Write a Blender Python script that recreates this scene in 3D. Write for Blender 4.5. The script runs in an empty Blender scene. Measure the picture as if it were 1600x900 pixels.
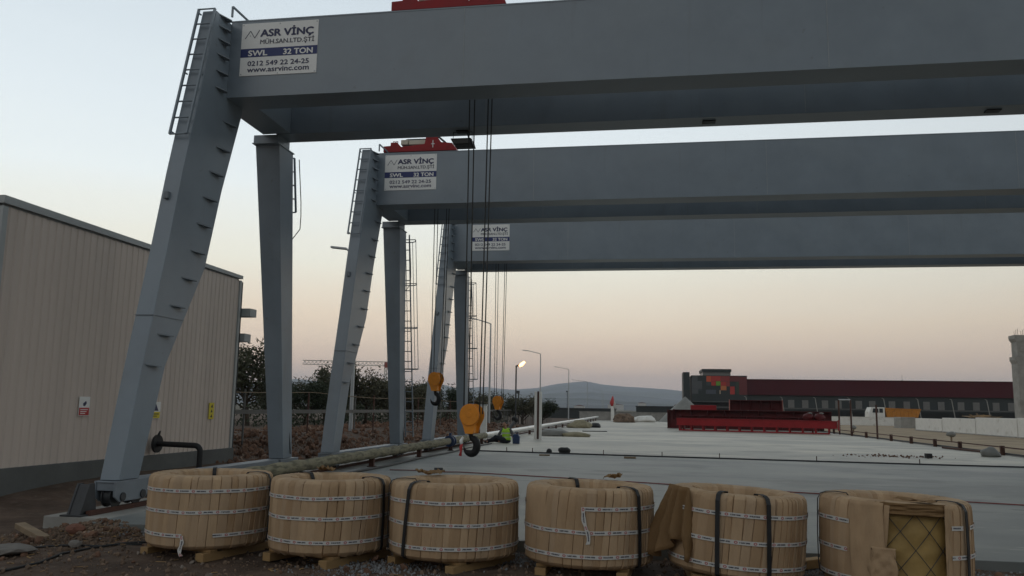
import bpy, bmesh, math, random
from mathutils import Vector, Matrix, noise
random.seed(7)
SC = bpy.context.scene
COL = SC.collection
R = math.radians
pi = math.pi

# ------------------------------------------------------------------ camera
cam_data = bpy.data.cameras.new('camera')
cam = bpy.data.objects.new('camera', cam_data)
COL.objects.link(cam)
yaw, pitch, roll = -.1653, .1438, .0162
fw = Vector((math.sin(yaw)*math.cos(pitch), math.cos(yaw)*math.cos(pitch), math.sin(pitch)))
r0 = Vector((math.cos(yaw), -math.sin(yaw), 0))
u0 = r0.cross(fw)
rt = math.cos(roll)*r0 + math.sin(roll)*u0
up = -math.sin(roll)*r0 + math.cos(roll)*u0
m = Matrix((rt, up, -fw)).transposed().to_4x4()
m.translation = (0, 0, 1.5)
cam.matrix_world = m
cam_data.sensor_width = 36
cam_data.lens = 36*1290.1/1600
cam_data.clip_start = .1
cam_data.clip_end = 60000
SC.camera = cam

# ------------------------------------------------------------------ sky, sun, exposure
SUN_EL, SUN_AZ = 26, 200            # low western glow behind and left of the camera (azimuth from +Y towards +X)
w = bpy.data.worlds.new('World')
SC.world = w
w.use_nodes = True
nt = w.node_tree
nt.nodes.clear()
N = nt.nodes.new
L = nt.links.new
tc = N('ShaderNodeTexCoord')
nrm = N('ShaderNodeVectorMath'); nrm.operation = 'NORMALIZE'
L(tc.outputs['Generated'], nrm.inputs[0])
sep = N('ShaderNodeSeparateXYZ')
L(nrm.outputs[0], sep.inputs[0])
ramp = N('ShaderNodeValToRGB')
cn = N('ShaderNodeTexNoise'); cn.inputs['Scale'].default_value = 2.2; cn.inputs['Detail'].default_value = 5
cm = N('ShaderNodeMapping'); cm.inputs['Scale'].default_value = (1, 1, 7)
L(nrm.outputs[0], cm.inputs[0]); L(cm.outputs[0], cn.inputs[0])
cz = N('ShaderNodeMath'); cz.operation = 'MULTIPLY_ADD'; cz.inputs[1].default_value = .05; cz.inputs[2].default_value = -.025
L(cn.outputs[0], cz.inputs[0])
ca = N('ShaderNodeMath'); ca.operation = 'ADD'
L(sep.outputs['Z'], ca.inputs[0]); L(cz.outputs[0], ca.inputs[1]); L(ca.outputs[0], ramp.inputs[0])
def lin(h):
    v = [int(h[i:i+2], 16)/255 for i in (0, 2, 4)]
    return tuple(x/12.92 if x <= .04045 else ((x+.055)/1.055)**2.4 for x in v) + (1,)
stops = [(0, 'b9a5a4'), (.02, 'd6b9aa'), (.05, 'e4c6ae'), (.1, 'ecd8be'), (.17, 'e9e6d6'),
         (.25, 'e2e9e9'), (.33, 'd8e1e5'), (.45, 'c7d2d9'), (.6, 'a4aaac'), (1, '5f666a')]
cr = ramp.color_ramp
while len(cr.elements) < len(stops):
    cr.elements.new(.5)
for e, (p, h) in zip(cr.elements, stops):
    e.position = p; e.color = lin(h)
sky = N('ShaderNodeTexSky')
sky.sky_type = 'NISHITA'
sky.sun_disc = False
sky.sun_elevation = R(SUN_EL)
sky.sun_rotation = R(SUN_AZ)
# a touch dimmer towards the place where the sun went down
dot = N('ShaderNodeVectorMath'); dot.operation = 'DOT_PRODUCT'
L(nrm.outputs[0], dot.inputs[0])
sd = Vector((math.sin(R(SUN_AZ))*math.cos(R(SUN_EL)), math.cos(R(SUN_AZ))*math.cos(R(SUN_EL)), math.sin(R(SUN_EL))))
dot.inputs[1].default_value = sd
mr = N('ShaderNodeMapRange')
mr.inputs['From Min'].default_value = -1
mr.inputs['From Max'].default_value = 1
mr.inputs['To Min'].default_value = 1.56
mr.inputs['To Max'].default_value = 1.52
L(dot.outputs['Value'], mr.inputs['Value'])
# a little dimmer towards the right of the view
hx = N('ShaderNodeMath'); hx.operation = 'MULTIPLY_ADD'; hx.inputs[1].default_value = .5; hx.inputs[2].default_value = .5
L(sep.outputs['X'], hx.inputs[0])
side = N('ShaderNodeValToRGB')
sst = [(0, .8), (.2, .79), (.5, .74), (.7, .62), (.78, .68), (.92, .95), (1, 1)]
while len(side.color_ramp.elements) < len(sst): side.color_ramp.elements.new(.5)
for e, (p, v) in zip(side.color_ramp.elements, sst): e.position = p; e.color = (v, v, v, 1)
L(hx.outputs[0], side.inputs[0])
mul = N('ShaderNodeMath'); mul.operation = 'MULTIPLY'
L(mr.outputs[0], mul.inputs[0]); L(side.outputs[0], mul.inputs[1])
# sky low behind the viewer is dimmed, to deepen the shade under the girders
sdh = N('ShaderNodeMapRange'); sdh.interpolation_type = 'SMOOTHSTEP'
sdh.inputs['From Min'].default_value = -.25; sdh.inputs['From Max'].default_value = .3; sdh.inputs['To Min'].default_value = 1; sdh.inputs['To Max'].default_value = 0
L(sep.outputs['Y'], sdh.inputs['Value'])          # 1 behind the viewer, 0 in front
lo = N('ShaderNodeMapRange'); lo.interpolation_type = 'SMOOTHSTEP'
lo.inputs['From Min'].default_value = .18; lo.inputs['From Max'].default_value = .5; lo.inputs['To Min'].default_value = .85; lo.inputs['To Max'].default_value = 0
L(sep.outputs['Z'], lo.inputs['Value'])
dk = N('ShaderNodeMath'); dk.operation = 'MULTIPLY'; L(sdh.outputs[0], dk.inputs[0]); L(lo.outputs[0], dk.inputs[1])
iv = N('ShaderNodeMath'); iv.operation = 'SUBTRACT'; iv.inputs[0].default_value = 1; L(dk.outputs[0], iv.inputs[1])
mul2 = N('ShaderNodeMath'); mul2.operation = 'MULTIPLY'; L(mul.outputs[0], mul2.inputs[0]); L(iv.outputs[0], mul2.inputs[1]); mul = mul2
bg1 = N('ShaderNodeBackground'); bg2 = N('ShaderNodeBackground')
L(ramp.outputs[0], bg1.inputs[0]); L(mul.outputs[0], bg1.inputs[1])
L(sky.outputs[0], bg2.inputs[0]); bg2.inputs[1].default_value = .006
add = N('ShaderNodeAddShader')
L(bg1.outputs[0], add.inputs[0]); L(bg2.outputs[0], add.inputs[1])
wo = N('ShaderNodeOutputWorld')
L(add.outputs[0], wo.inputs['Surface'])

sun_d = bpy.data.lights.new('sun', 'SUN')
sun_d.energy = .12
sun_d.angle = R(40)
sun_d.color = (1, .86, .74)
sun = bpy.data.objects.new('sun', sun_d)
COL.objects.link(sun)
sun.rotation_euler = (-sd).to_track_quat('-Z', 'Y').to_euler()
SC.view_settings.view_transform = 'Standard'
SC.view_settings.look = 'None'
SC.view_settings.gamma = 1
SC.view_settings.exposure = 0
SC.cycles.volume_bounces = 1
SC.cycles.max_bounces = 8

# ------------------------------------------------------------------ helpers
def V(*a): return Vector(a)

class MB:
    def __init__(s): s.v = []; s.f = []; s.uv = None
    def add(s, vs, fs):
        o = len(s.v); s.v += [tuple(p) for p in vs]; s.f += [tuple(i+o for i in f) for f in fs]; return s
    def hexa(s, b, t):                       # bottom quad and top quad (same winding, counter-clockwise from above)
        return s.add(list(b)+list(t), [(3, 2, 1, 0), (4, 5, 6, 7), (0, 1, 5, 4), (1, 2, 6, 5), (2, 3, 7, 6), (3, 0, 4, 7)])
    def box(s, x0, x1, y0, y1, z0, z1):
        return s.hexa([(x0, y0, z0), (x1, y0, z0), (x1, y1, z0), (x0, y1, z0)], [(x0, y0, z1), (x1, y0, z1), (x1, y1, z1), (x0, y1, z1)])
    def rbox(s, c, size, rot):               # box centred at c turned by euler rot
        from mathutils import Euler
        M = Euler(rot).to_matrix(); c = Vector(c); h = [q/2 for q in size]
        P = lambda x, y, z: c+M@Vector((x*h[0], y*h[1], z*h[2]))
        return s.hexa([P(-1, -1, -1), P(1, -1, -1), P(1, 1, -1), P(-1, 1, -1)], [P(-1, -1, 1), P(1, -1, 1), P(1, 1, 1), P(-1, 1, 1)])
    def prism(s, poly, vec):                 # closed polygon pushed along vec
        n = len(poly); vec = Vector(vec); a = [Vector(p) for p in poly]; b = [p+vec for p in a]
        return s.add(a+b, [tuple(range(n-1, -1, -1)), tuple(range(n, 2*n))]+[(i, (i+1) % n, n+(i+1) % n, n+i) for i in range(n)])
    def bar(s, p, q, wd, ht, upv=(0, 0, 1)):
        p, q = Vector(p), Vector(q); d = (q-p).normalized(); u = Vector(upv)
        if abs(d.dot(u)) > .95: u = Vector((0, 1, 0))
        a = d.cross(u).normalized()*wd/2; u = a.cross(d).normalized()*ht/2
        return s.hexa([p-a-u, p+a-u, q+a-u, q-a-u], [p-a+u, p+a+u, q+a+u, q-a+u])
    def tube(s, path, r, n=8, cap=True):
        path = [Vector(p) for p in path]; k = len(path); rs = r if isinstance(r, (list, tuple)) else [r]*k
        vs = []; fs = []; u = None
        for i, p in enumerate(path):
            d = (path[min(i+1, k-1)]-path[max(i-1, 0)]).normalized()
            if u is None: u = d.orthogonal().normalized()
            u = (u-d*u.dot(d)).normalized(); v = d.cross(u)
            vs += [p+(u*math.cos(2*pi*j/n)+v*math.sin(2*pi*j/n))*rs[i] for j in range(n)]
        for i in range(k-1):
            fs += [(i*n+j, i*n+(j+1) % n, (i+1)*n+(j+1) % n, (i+1)*n+j) for j in range(n)]
        if cap: fs += [tuple(range(n-1, -1, -1)), tuple(range((k-1)*n, k*n))]
        return s.add(vs, fs)
    def cyl(s, p, q, r, n=20): return s.tube([p, q], r, n)
    def blob(s, c, size, seed=0, sub=2, amp=.3, freq=1.5, flat=None):
        bm = bmesh.new(); bmesh.ops.create_icosphere(bm, subdivisions=sub, radius=1)
        o = Vector((seed*7.3, seed*3.1, seed*5.7)); vs = []
        for v in bm.verts:
            p = v.co*(1+amp*noise.noise(v.co*freq+o)+amp*.4*noise.noise(v.co*freq*3+o))
            p = Vector((p.x*size[0], p.y*size[1], p.z*size[2]))
            if flat is not None: p.z = max(p.z, flat)
            vs.append(p+Vector(c))
        fs = [tuple(v.index for v in f.verts) for f in bm.faces]; bm.free()
        return s.add(vs, fs)
    def build(s, name, mat, parent=None, smooth=False, bevel=0, auto=None):
        me = bpy.data.meshes.new(name); me.from_pydata(s.v, [], s.f); me.update()
        bm = bmesh.new(); bm.from_mesh(me); bmesh.ops.recalc_face_normals(bm, faces=bm.faces); bm.to_mesh(me); bm.free()
        if smooth:
            me.polygons.foreach_set('use_smooth', [True]*len(me.polygons))
        if auto: me.set_sharp_from_angle(angle=R(auto))
        me.materials.append(mat)
        o = bpy.data.objects.new(name, me); COL.objects.link(o)
        if parent is not None: o.parent = parent
        if bevel:
            b = o.modifiers.new('bevel', 'BEVEL'); b.width = bevel; b.segments = 2; b.limit_method = 'ANGLE'; b.angle_limit = R(40)
        return o

def tag(o, label=None, cat=None, group=None, kind=None):
    for k, v in (('label', label), ('category', cat), ('group', group), ('kind', kind)):
        if v: o[k] = v
    return o
def thing(name, label, cat, loc=(0, 0, 0), rot=(0, 0, 0), group=None):
    o = bpy.data.objects.new(name, None); COL.objects.link(o); o.location = loc; o.rotation_euler = rot
    o.empty_display_size = .1
    return tag(o, label, cat, group)
def copy_tree(o, parent=None):
    c = o.copy(); COL.objects.link(c)
    if parent is not None: c.parent = parent
    for ch in list(o.children): copy_tree(ch, c)
    return c
def sv(name, label, **k):
    return name

# ------------------------------------------------------------------ materials
def mat(name, col, rough=.6, metal=0, var=.15, scale=3, stretch=(1, 1, 1), bump=0, bscale=40, spots=None, spec=.5, bstretch=None, trans=None):
    m = bpy.data.materials.new(name); m.use_nodes = True; t = m.node_tree; b = t.nodes['Principled BSDF']
    b.inputs['Roughness'].default_value = rough; b.inputs['Metallic'].default_value = metal
    b.inputs['Specular IOR Level'].default_value = spec
    c = t.nodes.new('ShaderNodeTexCoord'); mp = t.nodes.new('ShaderNodeMapping'); mp.inputs['Scale'].default_value = stretch
    t.links.new(c.outputs['Object'], mp.inputs[0])
    n1 = t.nodes.new('ShaderNodeTexNoise'); n1.inputs['Scale'].default_value = scale; n1.inputs['Detail'].default_value = 8; n1.inputs['Roughness'].default_value = .62
    t.links.new(mp.outputs[0], n1.inputs[0])
    mr = t.nodes.new('ShaderNodeMapRange'); mr.inputs['From Min'].default_value = .3; mr.inputs['From Max'].default_value = .7
    mr.inputs['To Min'].default_value = 1-var; mr.inputs['To Max'].default_value = 1+var
    t.links.new(n1.outputs[0], mr.inputs[0])
    mx = t.nodes.new('ShaderNodeVectorMath'); mx.operation = 'SCALE'; mx.inputs[0].default_value = col[:3]
    t.links.new(mr.outputs[0], mx.inputs['Scale'])
    out = mx.outputs[0]
    for sp in spots or []:                   # (colour, noise scale, threshold, softness, amount, stretch)
        n2 = t.nodes.new('ShaderNodeTexNoise'); n2.inputs['Scale'].default_value = sp[1]; n2.inputs['Detail'].default_value = 7
        mp2 = t.nodes.new('ShaderNodeMapping'); mp2.inputs['Scale'].default_value = sp[5] if len(sp) > 5 else (1, 1, 1); mp2.inputs['Location'].default_value = (3.1*sp[1], 1.7, sp[2]*9)
        t.links.new(c.outputs['Object'], mp2.inputs[0]); t.links.new(mp2.outputs[0], n2.inputs[0])
        r2 = t.nodes.new('ShaderNodeMapRange'); r2.inputs['From Min'].default_value = sp[2]; r2.inputs['From Max'].default_value = sp[2]+sp[3]; r2.inputs['To Max'].default_value = sp[4]
        t.links.new(n2.outputs[0], r2.inputs[0])
        mm = t.nodes.new('ShaderNodeMix'); mm.data_type = 'RGBA'
        t.links.new(r2.outputs[0], mm.inputs['Factor']); t.links.new(out, mm.inputs['A']); mm.inputs['B'].default_value = tuple(sp[0][:3])+(1,)
        out = mm.outputs['Result']
    t.links.new(out, b.inputs['Base Color'])
    # roughness breaks up with the same noise
    rr = t.nodes.new('ShaderNodeMapRange'); rr.inputs['To Min'].default_value = max(.02, rough-.12); rr.inputs['To Max'].default_value = min(1, rough+.12)
    t.links.new(n1.outputs[0], rr.inputs[0]); t.links.new(rr.outputs[0], b.inputs['Roughness'])
    if bump:
        n3 = t.nodes.new('ShaderNodeTexNoise'); n3.inputs['Scale'].default_value = bscale; n3.inputs['Detail'].default_value = 6
        if bstretch:
            mp3 = t.nodes.new('ShaderNodeMapping'); mp3.inputs['Scale'].default_value = bstretch
            t.links.new(c.outputs['Object'], mp3.inputs[0]); t.links.new(mp3.outputs[0], n3.inputs[0])
        else: t.links.new(c.outputs['Object'], n3.inputs[0])
        bp = t.nodes.new('ShaderNodeBump'); bp.inputs['Strength'].default_value = bump; bp.inputs['Distance'].default_value = .02
        t.links.new(n3.outputs[0], bp.inputs['Height']); t.links.new(bp.outputs[0], b.inputs['Normal'])
    return m
M = {}
STEEL = (.2, .24, .278)
M['steel'] = mat('grey_blue_paint', STEEL,   .36, var=.1, scale=1.1, bump=.12, bscale=2.2, spots=[((.245, .285, .31), .7, .5, .25, .4), ((.17, .19, .2), 1.7, .6, .16, .35),
    ((.165, .18, .185), 2.5, .62, .1, .3, (2.4, 2.4, .2)), ((.13, .13, .12), 7, .68, .06, .4)])
M['steel_dark'] = mat('grey_blue_paint_shop', (.17, .195, .22), .5, var=.15, scale=2)
M['seam'] = mat('ground_weld', (.27, .3, .32), .5, var=.2, scale=3)
M['dark_steel'] = mat('dark_steel', (.035, .037, .04), .6, var=.3, scale=8)
M['rope'] = mat('greased_wire_rope', (.02, .02, .018), .6, var=.3, scale=30)
M['black'] = mat('black_rubber', (.012, .012, .013), .6, var=.3, scale=10)
M['red'] = mat('red_machine_paint', (.27, .0115, .015), .5, spec=.3, var=.15, scale=2, spots=[((.12, .012, .012), 4, .58, .15, .6)])
M['beam_red'] = mat('shaded_red_paint', (.085, .0075, .008), .6, spec=.3, var=.25, scale=.8, spots=[((.07, .009, .008), 2, .55, .2, .7)])  # red darkened for the shade on beams behind the front one
M['cream'] = mat('cream_paint', (.55, .52, .42), .5, var=.08)
M['orange'] = mat('orange_paint', (.72, .25, .012), .45, var=.1, scale=5, spots=[((.35, .11, .01), 9, .62, .1, .6)])
M['hook'] = mat('forged_black_steel', (.007, .007, .008), .55, spec=.35, var=.3, scale=9)
M['white_sign'] = mat('white_sign_sheet', (.8, .8, .78), .5, var=.03)
M['blue_sign'] = mat('blue_sign_ink', (.012, .025, .13), .5, var=.04)
M['navy_ink'] = mat('navy_sign_ink', (.02, .026, .085), .5, var=.04)
M['grey_ink'] = mat('grey_sign_ink', (.045, .05, .08), .5, var=.04)
M['concrete'] = mat('bare_concrete', (.3, .29, .265), .8, var=.2, scale=1.5, bump=.3, bscale=25, spots=[((.17, .165, .15), .9, .5, .3, .7)])
M['plinth'] = mat('damp_concrete_plinth', (.115, .12, .115), .8, var=.2, scale=1.2, bump=.25, bscale=20, spots=[((.08, .085, .085), .7, .45, .25, .7)])
M['cladding'] = mat('beige_sheet_cladding', (.62, .53, .465), .55, var=.07, scale=1.2, stretch=(1, 1, .12), spots=[((.51, .435, .38), 1.6, .5, .25, .5, (1, 1, .07))])
M['trim'] = mat('pale_sheet_trim', (.38, .4, .4), .5, var=.06)
M['galv'] = mat('galvanised_steel', (.42, .44, .45), .45, metal=.3, var=.12, scale=3)
M['dullgalv'] = mat('weathered_galvanised', (.1, .1, .095), .6, metal=.2, var=.2, scale=3)
M['rust'] = mat('rusty_brown_steel', (.07, .028, .018), .75, var=.35, scale=6)
M['wrapped'] = mat('mossy_wrapped_pipe', (.225, .205, .135), .85, var=.25, scale=4, bump=.5, bscale=9, spots=[((.085, .08, .05), 5, .47, .15, .85, (3, .6, 3))])
M['silver'] = mat('silver_pipe_sheet', (.6, .62, .62), .35, metal=.55, var=.12, scale=2)
M['blue'] = mat('blue_paint', (.02, .045, .12), .5, var=.2)
M['whitepaint'] = mat('white_paint', (.7, .69, .65), .55, var=.08, scale=2, spots=[((.45, .42, .36), 2, .56, .15, .6)])
M['bark'] = mat('bark', (.07, .052, .036), .9, var=.35, scale=5, bump=.6, bscale=18)
M['wood'] = mat('pine_timber', (.32, .2, .085), .75, var=.2, scale=3, stretch=(4, .5, 4), spots=[((.22, .14, .07), 3, .58, .15, .6)])
M['oldwood'] = mat('weathered_timber', (.22, .16, .1), .8, var=.25, scale=3, stretch=(.6, 4, 4))
M['stone'] = mat('pale_stone', (.17, .155, .14), .85, var=.2, scale=5, bump=.4, bscale=20)
M['brick'] = mat('red_brown_brick', (.16, .07, .045), .85, var=.25, scale=6, bump=.4)
M['tarp'] = mat('grey_tarpaulin', (.2, .2, .185), .7, var=.15, scale=2, bump=.5, bscale=6)
M['straw'] = mat('yellow_brown_sacking', (.25, .22, .14), .85, var=.25, scale=5, bump=.5, bscale=12)
M['yellow'] = mat('yellow_sign', (.68, .56, .03), .5, var=.06)
M['signred'] = mat('red_sign_paint', (.45, .03, .03), .5, var=.06)
M['hose'] = mat('red_hose', (.2, .045, .04), .6, var=.15)
M['hoarding'] = mat('dark_green_grey_cladding', (.022, .03, .03), .5, var=.12, scale=.3)
M['maroon'] = mat('maroon_cladding', (.072, .0095, .015), .6, spec=.2, var=.07, scale=.4, stretch=(1, 1, .2))
M['winpane'] = mat('grey_window', (.17, .165, .155), .35, var=.1)
M['glass'] = mat('dark_glass', (.03, .035, .04), .12, var=.05)
M['dumper'] = mat('orange_tipper_paint', (.5, .2, .02), .55, var=.15, scale=2, spots=[((.22, .09, .02), 3, .56, .15, .6)])
M['skin'] = mat('skin', (.32, .17, .11), .6, var=.06)
M['hair'] = mat('dark_hair', (.012, .01, .009), .7, var=.2)
M['vest'] = mat('fluorescent_yellow_cloth', (.42, .72, .05), .7, var=.08)
M['navycloth'] = mat('dark_navy_cloth', (.018, .02, .03), .85, var=.15)
M['greycloth'] = mat('grey_cloth', (.12, .12, .125), .85, var=.15)
M['craneframe'] = mat('far_crane_red', (.3, .07, .05), .6, var=.1)
M['farpale'] = mat('pale_render', (.5, .48, .45), .8, var=.1)
M['sand'] = mat('sandy_dust', (.36, .28, .19), .9, var=.15, scale=.4, bump=.3, bscale=5, spots=[((.24, .18, .12), .25, .5, .2, .6)])

# coil wrapping paper: crepe ribs and soft stains
def paper(name, col, ribs=True):
    m = mat(name, col, .75, var=.12, scale=4, stretch=(2, 2, .5), bump=.35, bscale=60, bstretch=(3, 3, .25), spots=[((col[0]*.72, col[1]*.66, col[2]*.6), 2.2, .56, .2, .6)], spec=.3)
    return m
M['paper'] = paper('brown_crepe_paper', (.44, .3, .178))
PAPERS = [paper('brown_crepe_paper_pale', (.48, .335, .205)), paper('brown_crepe_paper_deep', (.39, .26, .15)), paper('brown_crepe_paper_worn', (.44, .31, .195))]
M['paper_dark'] = paper('brown_paper_inside', (.36, .22, .1))
M['paper_old'] = paper('ochre_paper_torn', (.21, .125, .055))

# printed white tape: dark print marks and pale red rings repeat along it (UV: u metres, v 0..1)
def tape_mat():
    m = bpy.data.materials.new('printed_white_tape'); m.use_nodes = True; t = m.node_tree; b = t.nodes['Principled BSDF']
    b.inputs['Roughness'].default_value = .45
    uv = t.nodes.new('ShaderNodeUVMap'); s = t.nodes.new('ShaderNodeSeparateXYZ'); t.links.new(uv.outputs[0], s.inputs[0])
    def math_(op, a, bb=None, c=None):
        n = t.nodes.new('ShaderNodeMath'); n.operation = op
        for i, x in enumerate((a, bb, c)):
            if x is None: continue
            if isinstance(x, (int, float)): n.inputs[i].default_value = x
            else: t.links.new(x, n.inputs[i])
        return n.outputs[0]
    P_ = .17
    ph = math_('FRACT', math_('DIVIDE', s.outputs[0], P_))
    inw = math_('MULTIPLY', math_('GREATER_THAN', ph, .3), math_('LESS_THAN', ph, .84))
    inv_ = math_('MULTIPLY', math_('GREATER_THAN', s.outputs[1], .34), math_('LESS_THAN', s.outputs[1], .68))
    nz = t.nodes.new('ShaderNodeTexNoise'); nz.inputs['Scale'].default_value = 1; nz.inputs['Detail'].default_value = 3
    cmb = t.nodes.new('ShaderNodeCombineXYZ'); t.links.new(math_('MULTIPLY', s.outputs[0], 160), cmb.inputs[0]); t.links.new(math_('MULTIPLY', s.outputs[1], 3), cmb.inputs[1])
    t.links.new(cmb.outputs[0], nz.inputs[0])
    ink = math_('MULTIPLY', math_('MULTIPLY', inw, inv_), math_('GREATER_THAN', nz.outputs[0], .43))
    du = math_('MULTIPLY', math_('SUBTRACT', ph, .12), P_/.05); dv = math_('SUBTRACT', s.outputs[1], .5)
    rad = math_('SQRT', math_('ADD', math_('POWER', du, 2), math_('POWER', dv, 2)))
    ring = math_('MULTIPLY', math_('LESS_THAN', rad, .34), math_('GREATER_THAN', rad, .14))
    m1 = t.nodes.new('ShaderNodeMix'); m1.data_type = 'RGBA'; m1.inputs['A'].default_value = (.56, .55, .52, 1); m1.inputs['B'].default_value = (.4, .12, .12, 1)
    t.links.new(ring, m1.inputs['Factor'])
    m2 = t.nodes.new('ShaderNodeMix'); m2.data_type = 'RGBA'; m2.inputs['B'].default_value = (.05, .05, .07, 1)
    t.links.new(ink, m2.inputs['Factor']); t.links.new(m1.outputs['Result'], m2.inputs['A'])
    t.links.new(m2.outputs['Result'], b.inputs['Base Color'])
    return m
M['tape'] = tape_mat()

# wire netting over ochre paper
def net_mat():
    m = mat('netted_ochre_paper', (.34, .225, .075), .7, var=.2, scale=4, bump=.3, bscale=15)
    return m
M['net'] = net_mat()

# concrete yard: trowel streaks across, damp patches, paler beyond the batten
def slab_mat(name, base, dark, pale, deep):
    return mat(name, base, .52, var=.12, scale=.6, stretch=(.6, 1, 1), bump=.08, bscale=4, spec=.4,
            spots=[(dark, .16, .45, .1, .9, (.8, 1, 1)), (deep, .5, .57, .07, .55, (.8, 1, 1)), (pale, .3, .52, .12, .8, (.7, 1, 1)), (dark, .7, .56, .08, .6, (.5, 1, 1)), (deep, .42, .6, .05, .6, (.4, 1, 1)), (deep, 2.6, .63, .05, .5, (.5, 1, 1)), (pale, 6, .64, .05, .5, (.5, 1.2, 1)), (deep, 1.2, .66, .03, .5, (.12, 1.5, 1))])
M['slab'] = slab_mat('pale_concrete', (.45, .425, .36), (.32, .31, .275), (.53, .495, .41), (.19, .185, .165))
M['slab_near'] = slab_mat('dark_concrete', (.215, .222, .208), (.135, .147, .143), (.285, .282, .255), (.095, .1, .096))

def dirt_mat():
    m = mat('red_brown_earth', (.1, .068, .05), .95, var=.4, scale=1.6, bump=.9, bscale=14, spec=.2,
            spots=[((.15, .115, .09), 5, .52, .2, .6), ((.06, .043, .034), .9, .5, .2, .7), ((.22, .19, .16), 26, .66, .06, .7)])
    t = m.node_tree; b = t.nodes['Principled BSDF']
    src = b.inputs['Base Color'].links[0].from_socket
    g = t.nodes.new('ShaderNodeNewGeometry'); s = t.nodes.new('ShaderNodeSeparateXYZ'); t.links.new(g.outputs['Position'], s.inputs[0])
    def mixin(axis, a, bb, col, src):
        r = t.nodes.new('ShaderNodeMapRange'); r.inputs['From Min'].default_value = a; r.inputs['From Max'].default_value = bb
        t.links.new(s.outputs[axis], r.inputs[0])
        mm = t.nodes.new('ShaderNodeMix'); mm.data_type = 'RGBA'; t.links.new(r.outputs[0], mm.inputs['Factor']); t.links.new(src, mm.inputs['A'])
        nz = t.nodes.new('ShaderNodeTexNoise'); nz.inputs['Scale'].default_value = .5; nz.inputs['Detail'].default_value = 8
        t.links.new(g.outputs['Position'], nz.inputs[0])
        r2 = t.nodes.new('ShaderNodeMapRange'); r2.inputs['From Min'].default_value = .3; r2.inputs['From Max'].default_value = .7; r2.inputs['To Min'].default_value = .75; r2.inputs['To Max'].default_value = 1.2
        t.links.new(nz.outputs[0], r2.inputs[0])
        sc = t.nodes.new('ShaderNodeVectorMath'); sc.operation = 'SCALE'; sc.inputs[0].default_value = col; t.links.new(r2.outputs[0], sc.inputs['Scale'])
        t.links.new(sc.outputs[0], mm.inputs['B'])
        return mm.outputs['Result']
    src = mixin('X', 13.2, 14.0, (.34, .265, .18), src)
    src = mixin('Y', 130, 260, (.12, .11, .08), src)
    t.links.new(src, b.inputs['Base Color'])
    return m
M['dirt'] = dirt_mat()
M['rubble'] = mat('red_brown_rubble', (.16, .092, .062), .95, var=.6, scale=4, spec=.2, spots=[((.33, .25, .19), 5, .6, .06, .9), ((.06, .035, .025), 3, .58, .1, .8)])
M['gravel'] = mat('grey_brown_gravel', (.16, .112, .08), .95, var=.55, scale=2.5, spec=.2, spots=[((.3, .27, .24), 6, .6, .1, .8)])
M['greygravel'] = mat('grey_crushed_stone', (.2, .205, .21), .9, var=.5, scale=5, spec=.2)

# ------------------------------------------------------------------ ground
def sstep(a, b, x):
    t = max(0, min(1, (x-a)/(b-a))); return t*t*(3-2*t)
def gh(x, y):
    h = -.13
    d = math.hypot(x, y)
    fade = 1-sstep(60, 140, d)
    nz = noise.noise(Vector((x*.45, y*.45, 1)))*.05 + noise.noise(Vector((x*1.7, y*1.7, 4)))*.025 + noise.noise(Vector((x*5, y*5, 9)))*.012
    if x < -5.6: h -= .1*sstep(-5.6, -7.5, x) if y > 7 else 0
    # rubble heap in front of the rail beam
    h += .2*math.exp(-(((x+6.8)/.75)**2+((y-9.75)/.45)**2))
    # trench by the shed, earth bank against its plinth
    if x < -8.1 and y > 9:
        h -= .12*sstep(-8.1, -8.8, x)*(1-sstep(19, 22, y))
        h += .3*sstep(-9.6, -11.3, x)*sstep(11, 15, y)*(1-sstep(19.5, 22, y))
        # rubble bank behind the fence
        h += (.62*sstep(-9.0, -13.5, x)+.25*nz*8)*sstep(19.5, 25, y)*(1-sstep(62, 85, y))
    if x > 13.2: h = -.02; nz *= .5
    if -6.9 < x < 13.3 and 9.75 < y < 112: h = -.3; nz = 0
    return h+nz*fade
def axis(lo, hi, step, far):
    a = []; x = lo
    while x <= hi: a.append(x); x += step
    g = step
    while a[-1] < far: g *= 1.28; a.append(a[-1]+g)
    g = step
    while a[0] > -far: g *= 1.28; a.insert(0, a[0]-g)
    return a
def grid(name, xs, ys, fn, mt, smooth=True):
    me = bpy.data.meshes.new(name); nx, ny = len(xs), len(ys)
    vs = [(x, y, fn(x, y)) for y in ys for x in xs]
    fs = [(j*nx+i, j*nx+i+1, (j+1)*nx+i+1, (j+1)*nx+i) for j in range(ny-1) for i in range(nx-1)]
    me.from_pydata(vs, [], fs); me.update()
    me.polygons.foreach_set('use_smooth', [smooth]*len(me.polygons)); me.materials.append(mt)
    o = bpy.data.objects.new(name, me); COL.objects.link(o); return o
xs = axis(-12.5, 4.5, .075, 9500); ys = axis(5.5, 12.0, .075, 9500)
tag(grid('ground', xs, ys, gh, M['dirt']), kind='structure')

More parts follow.
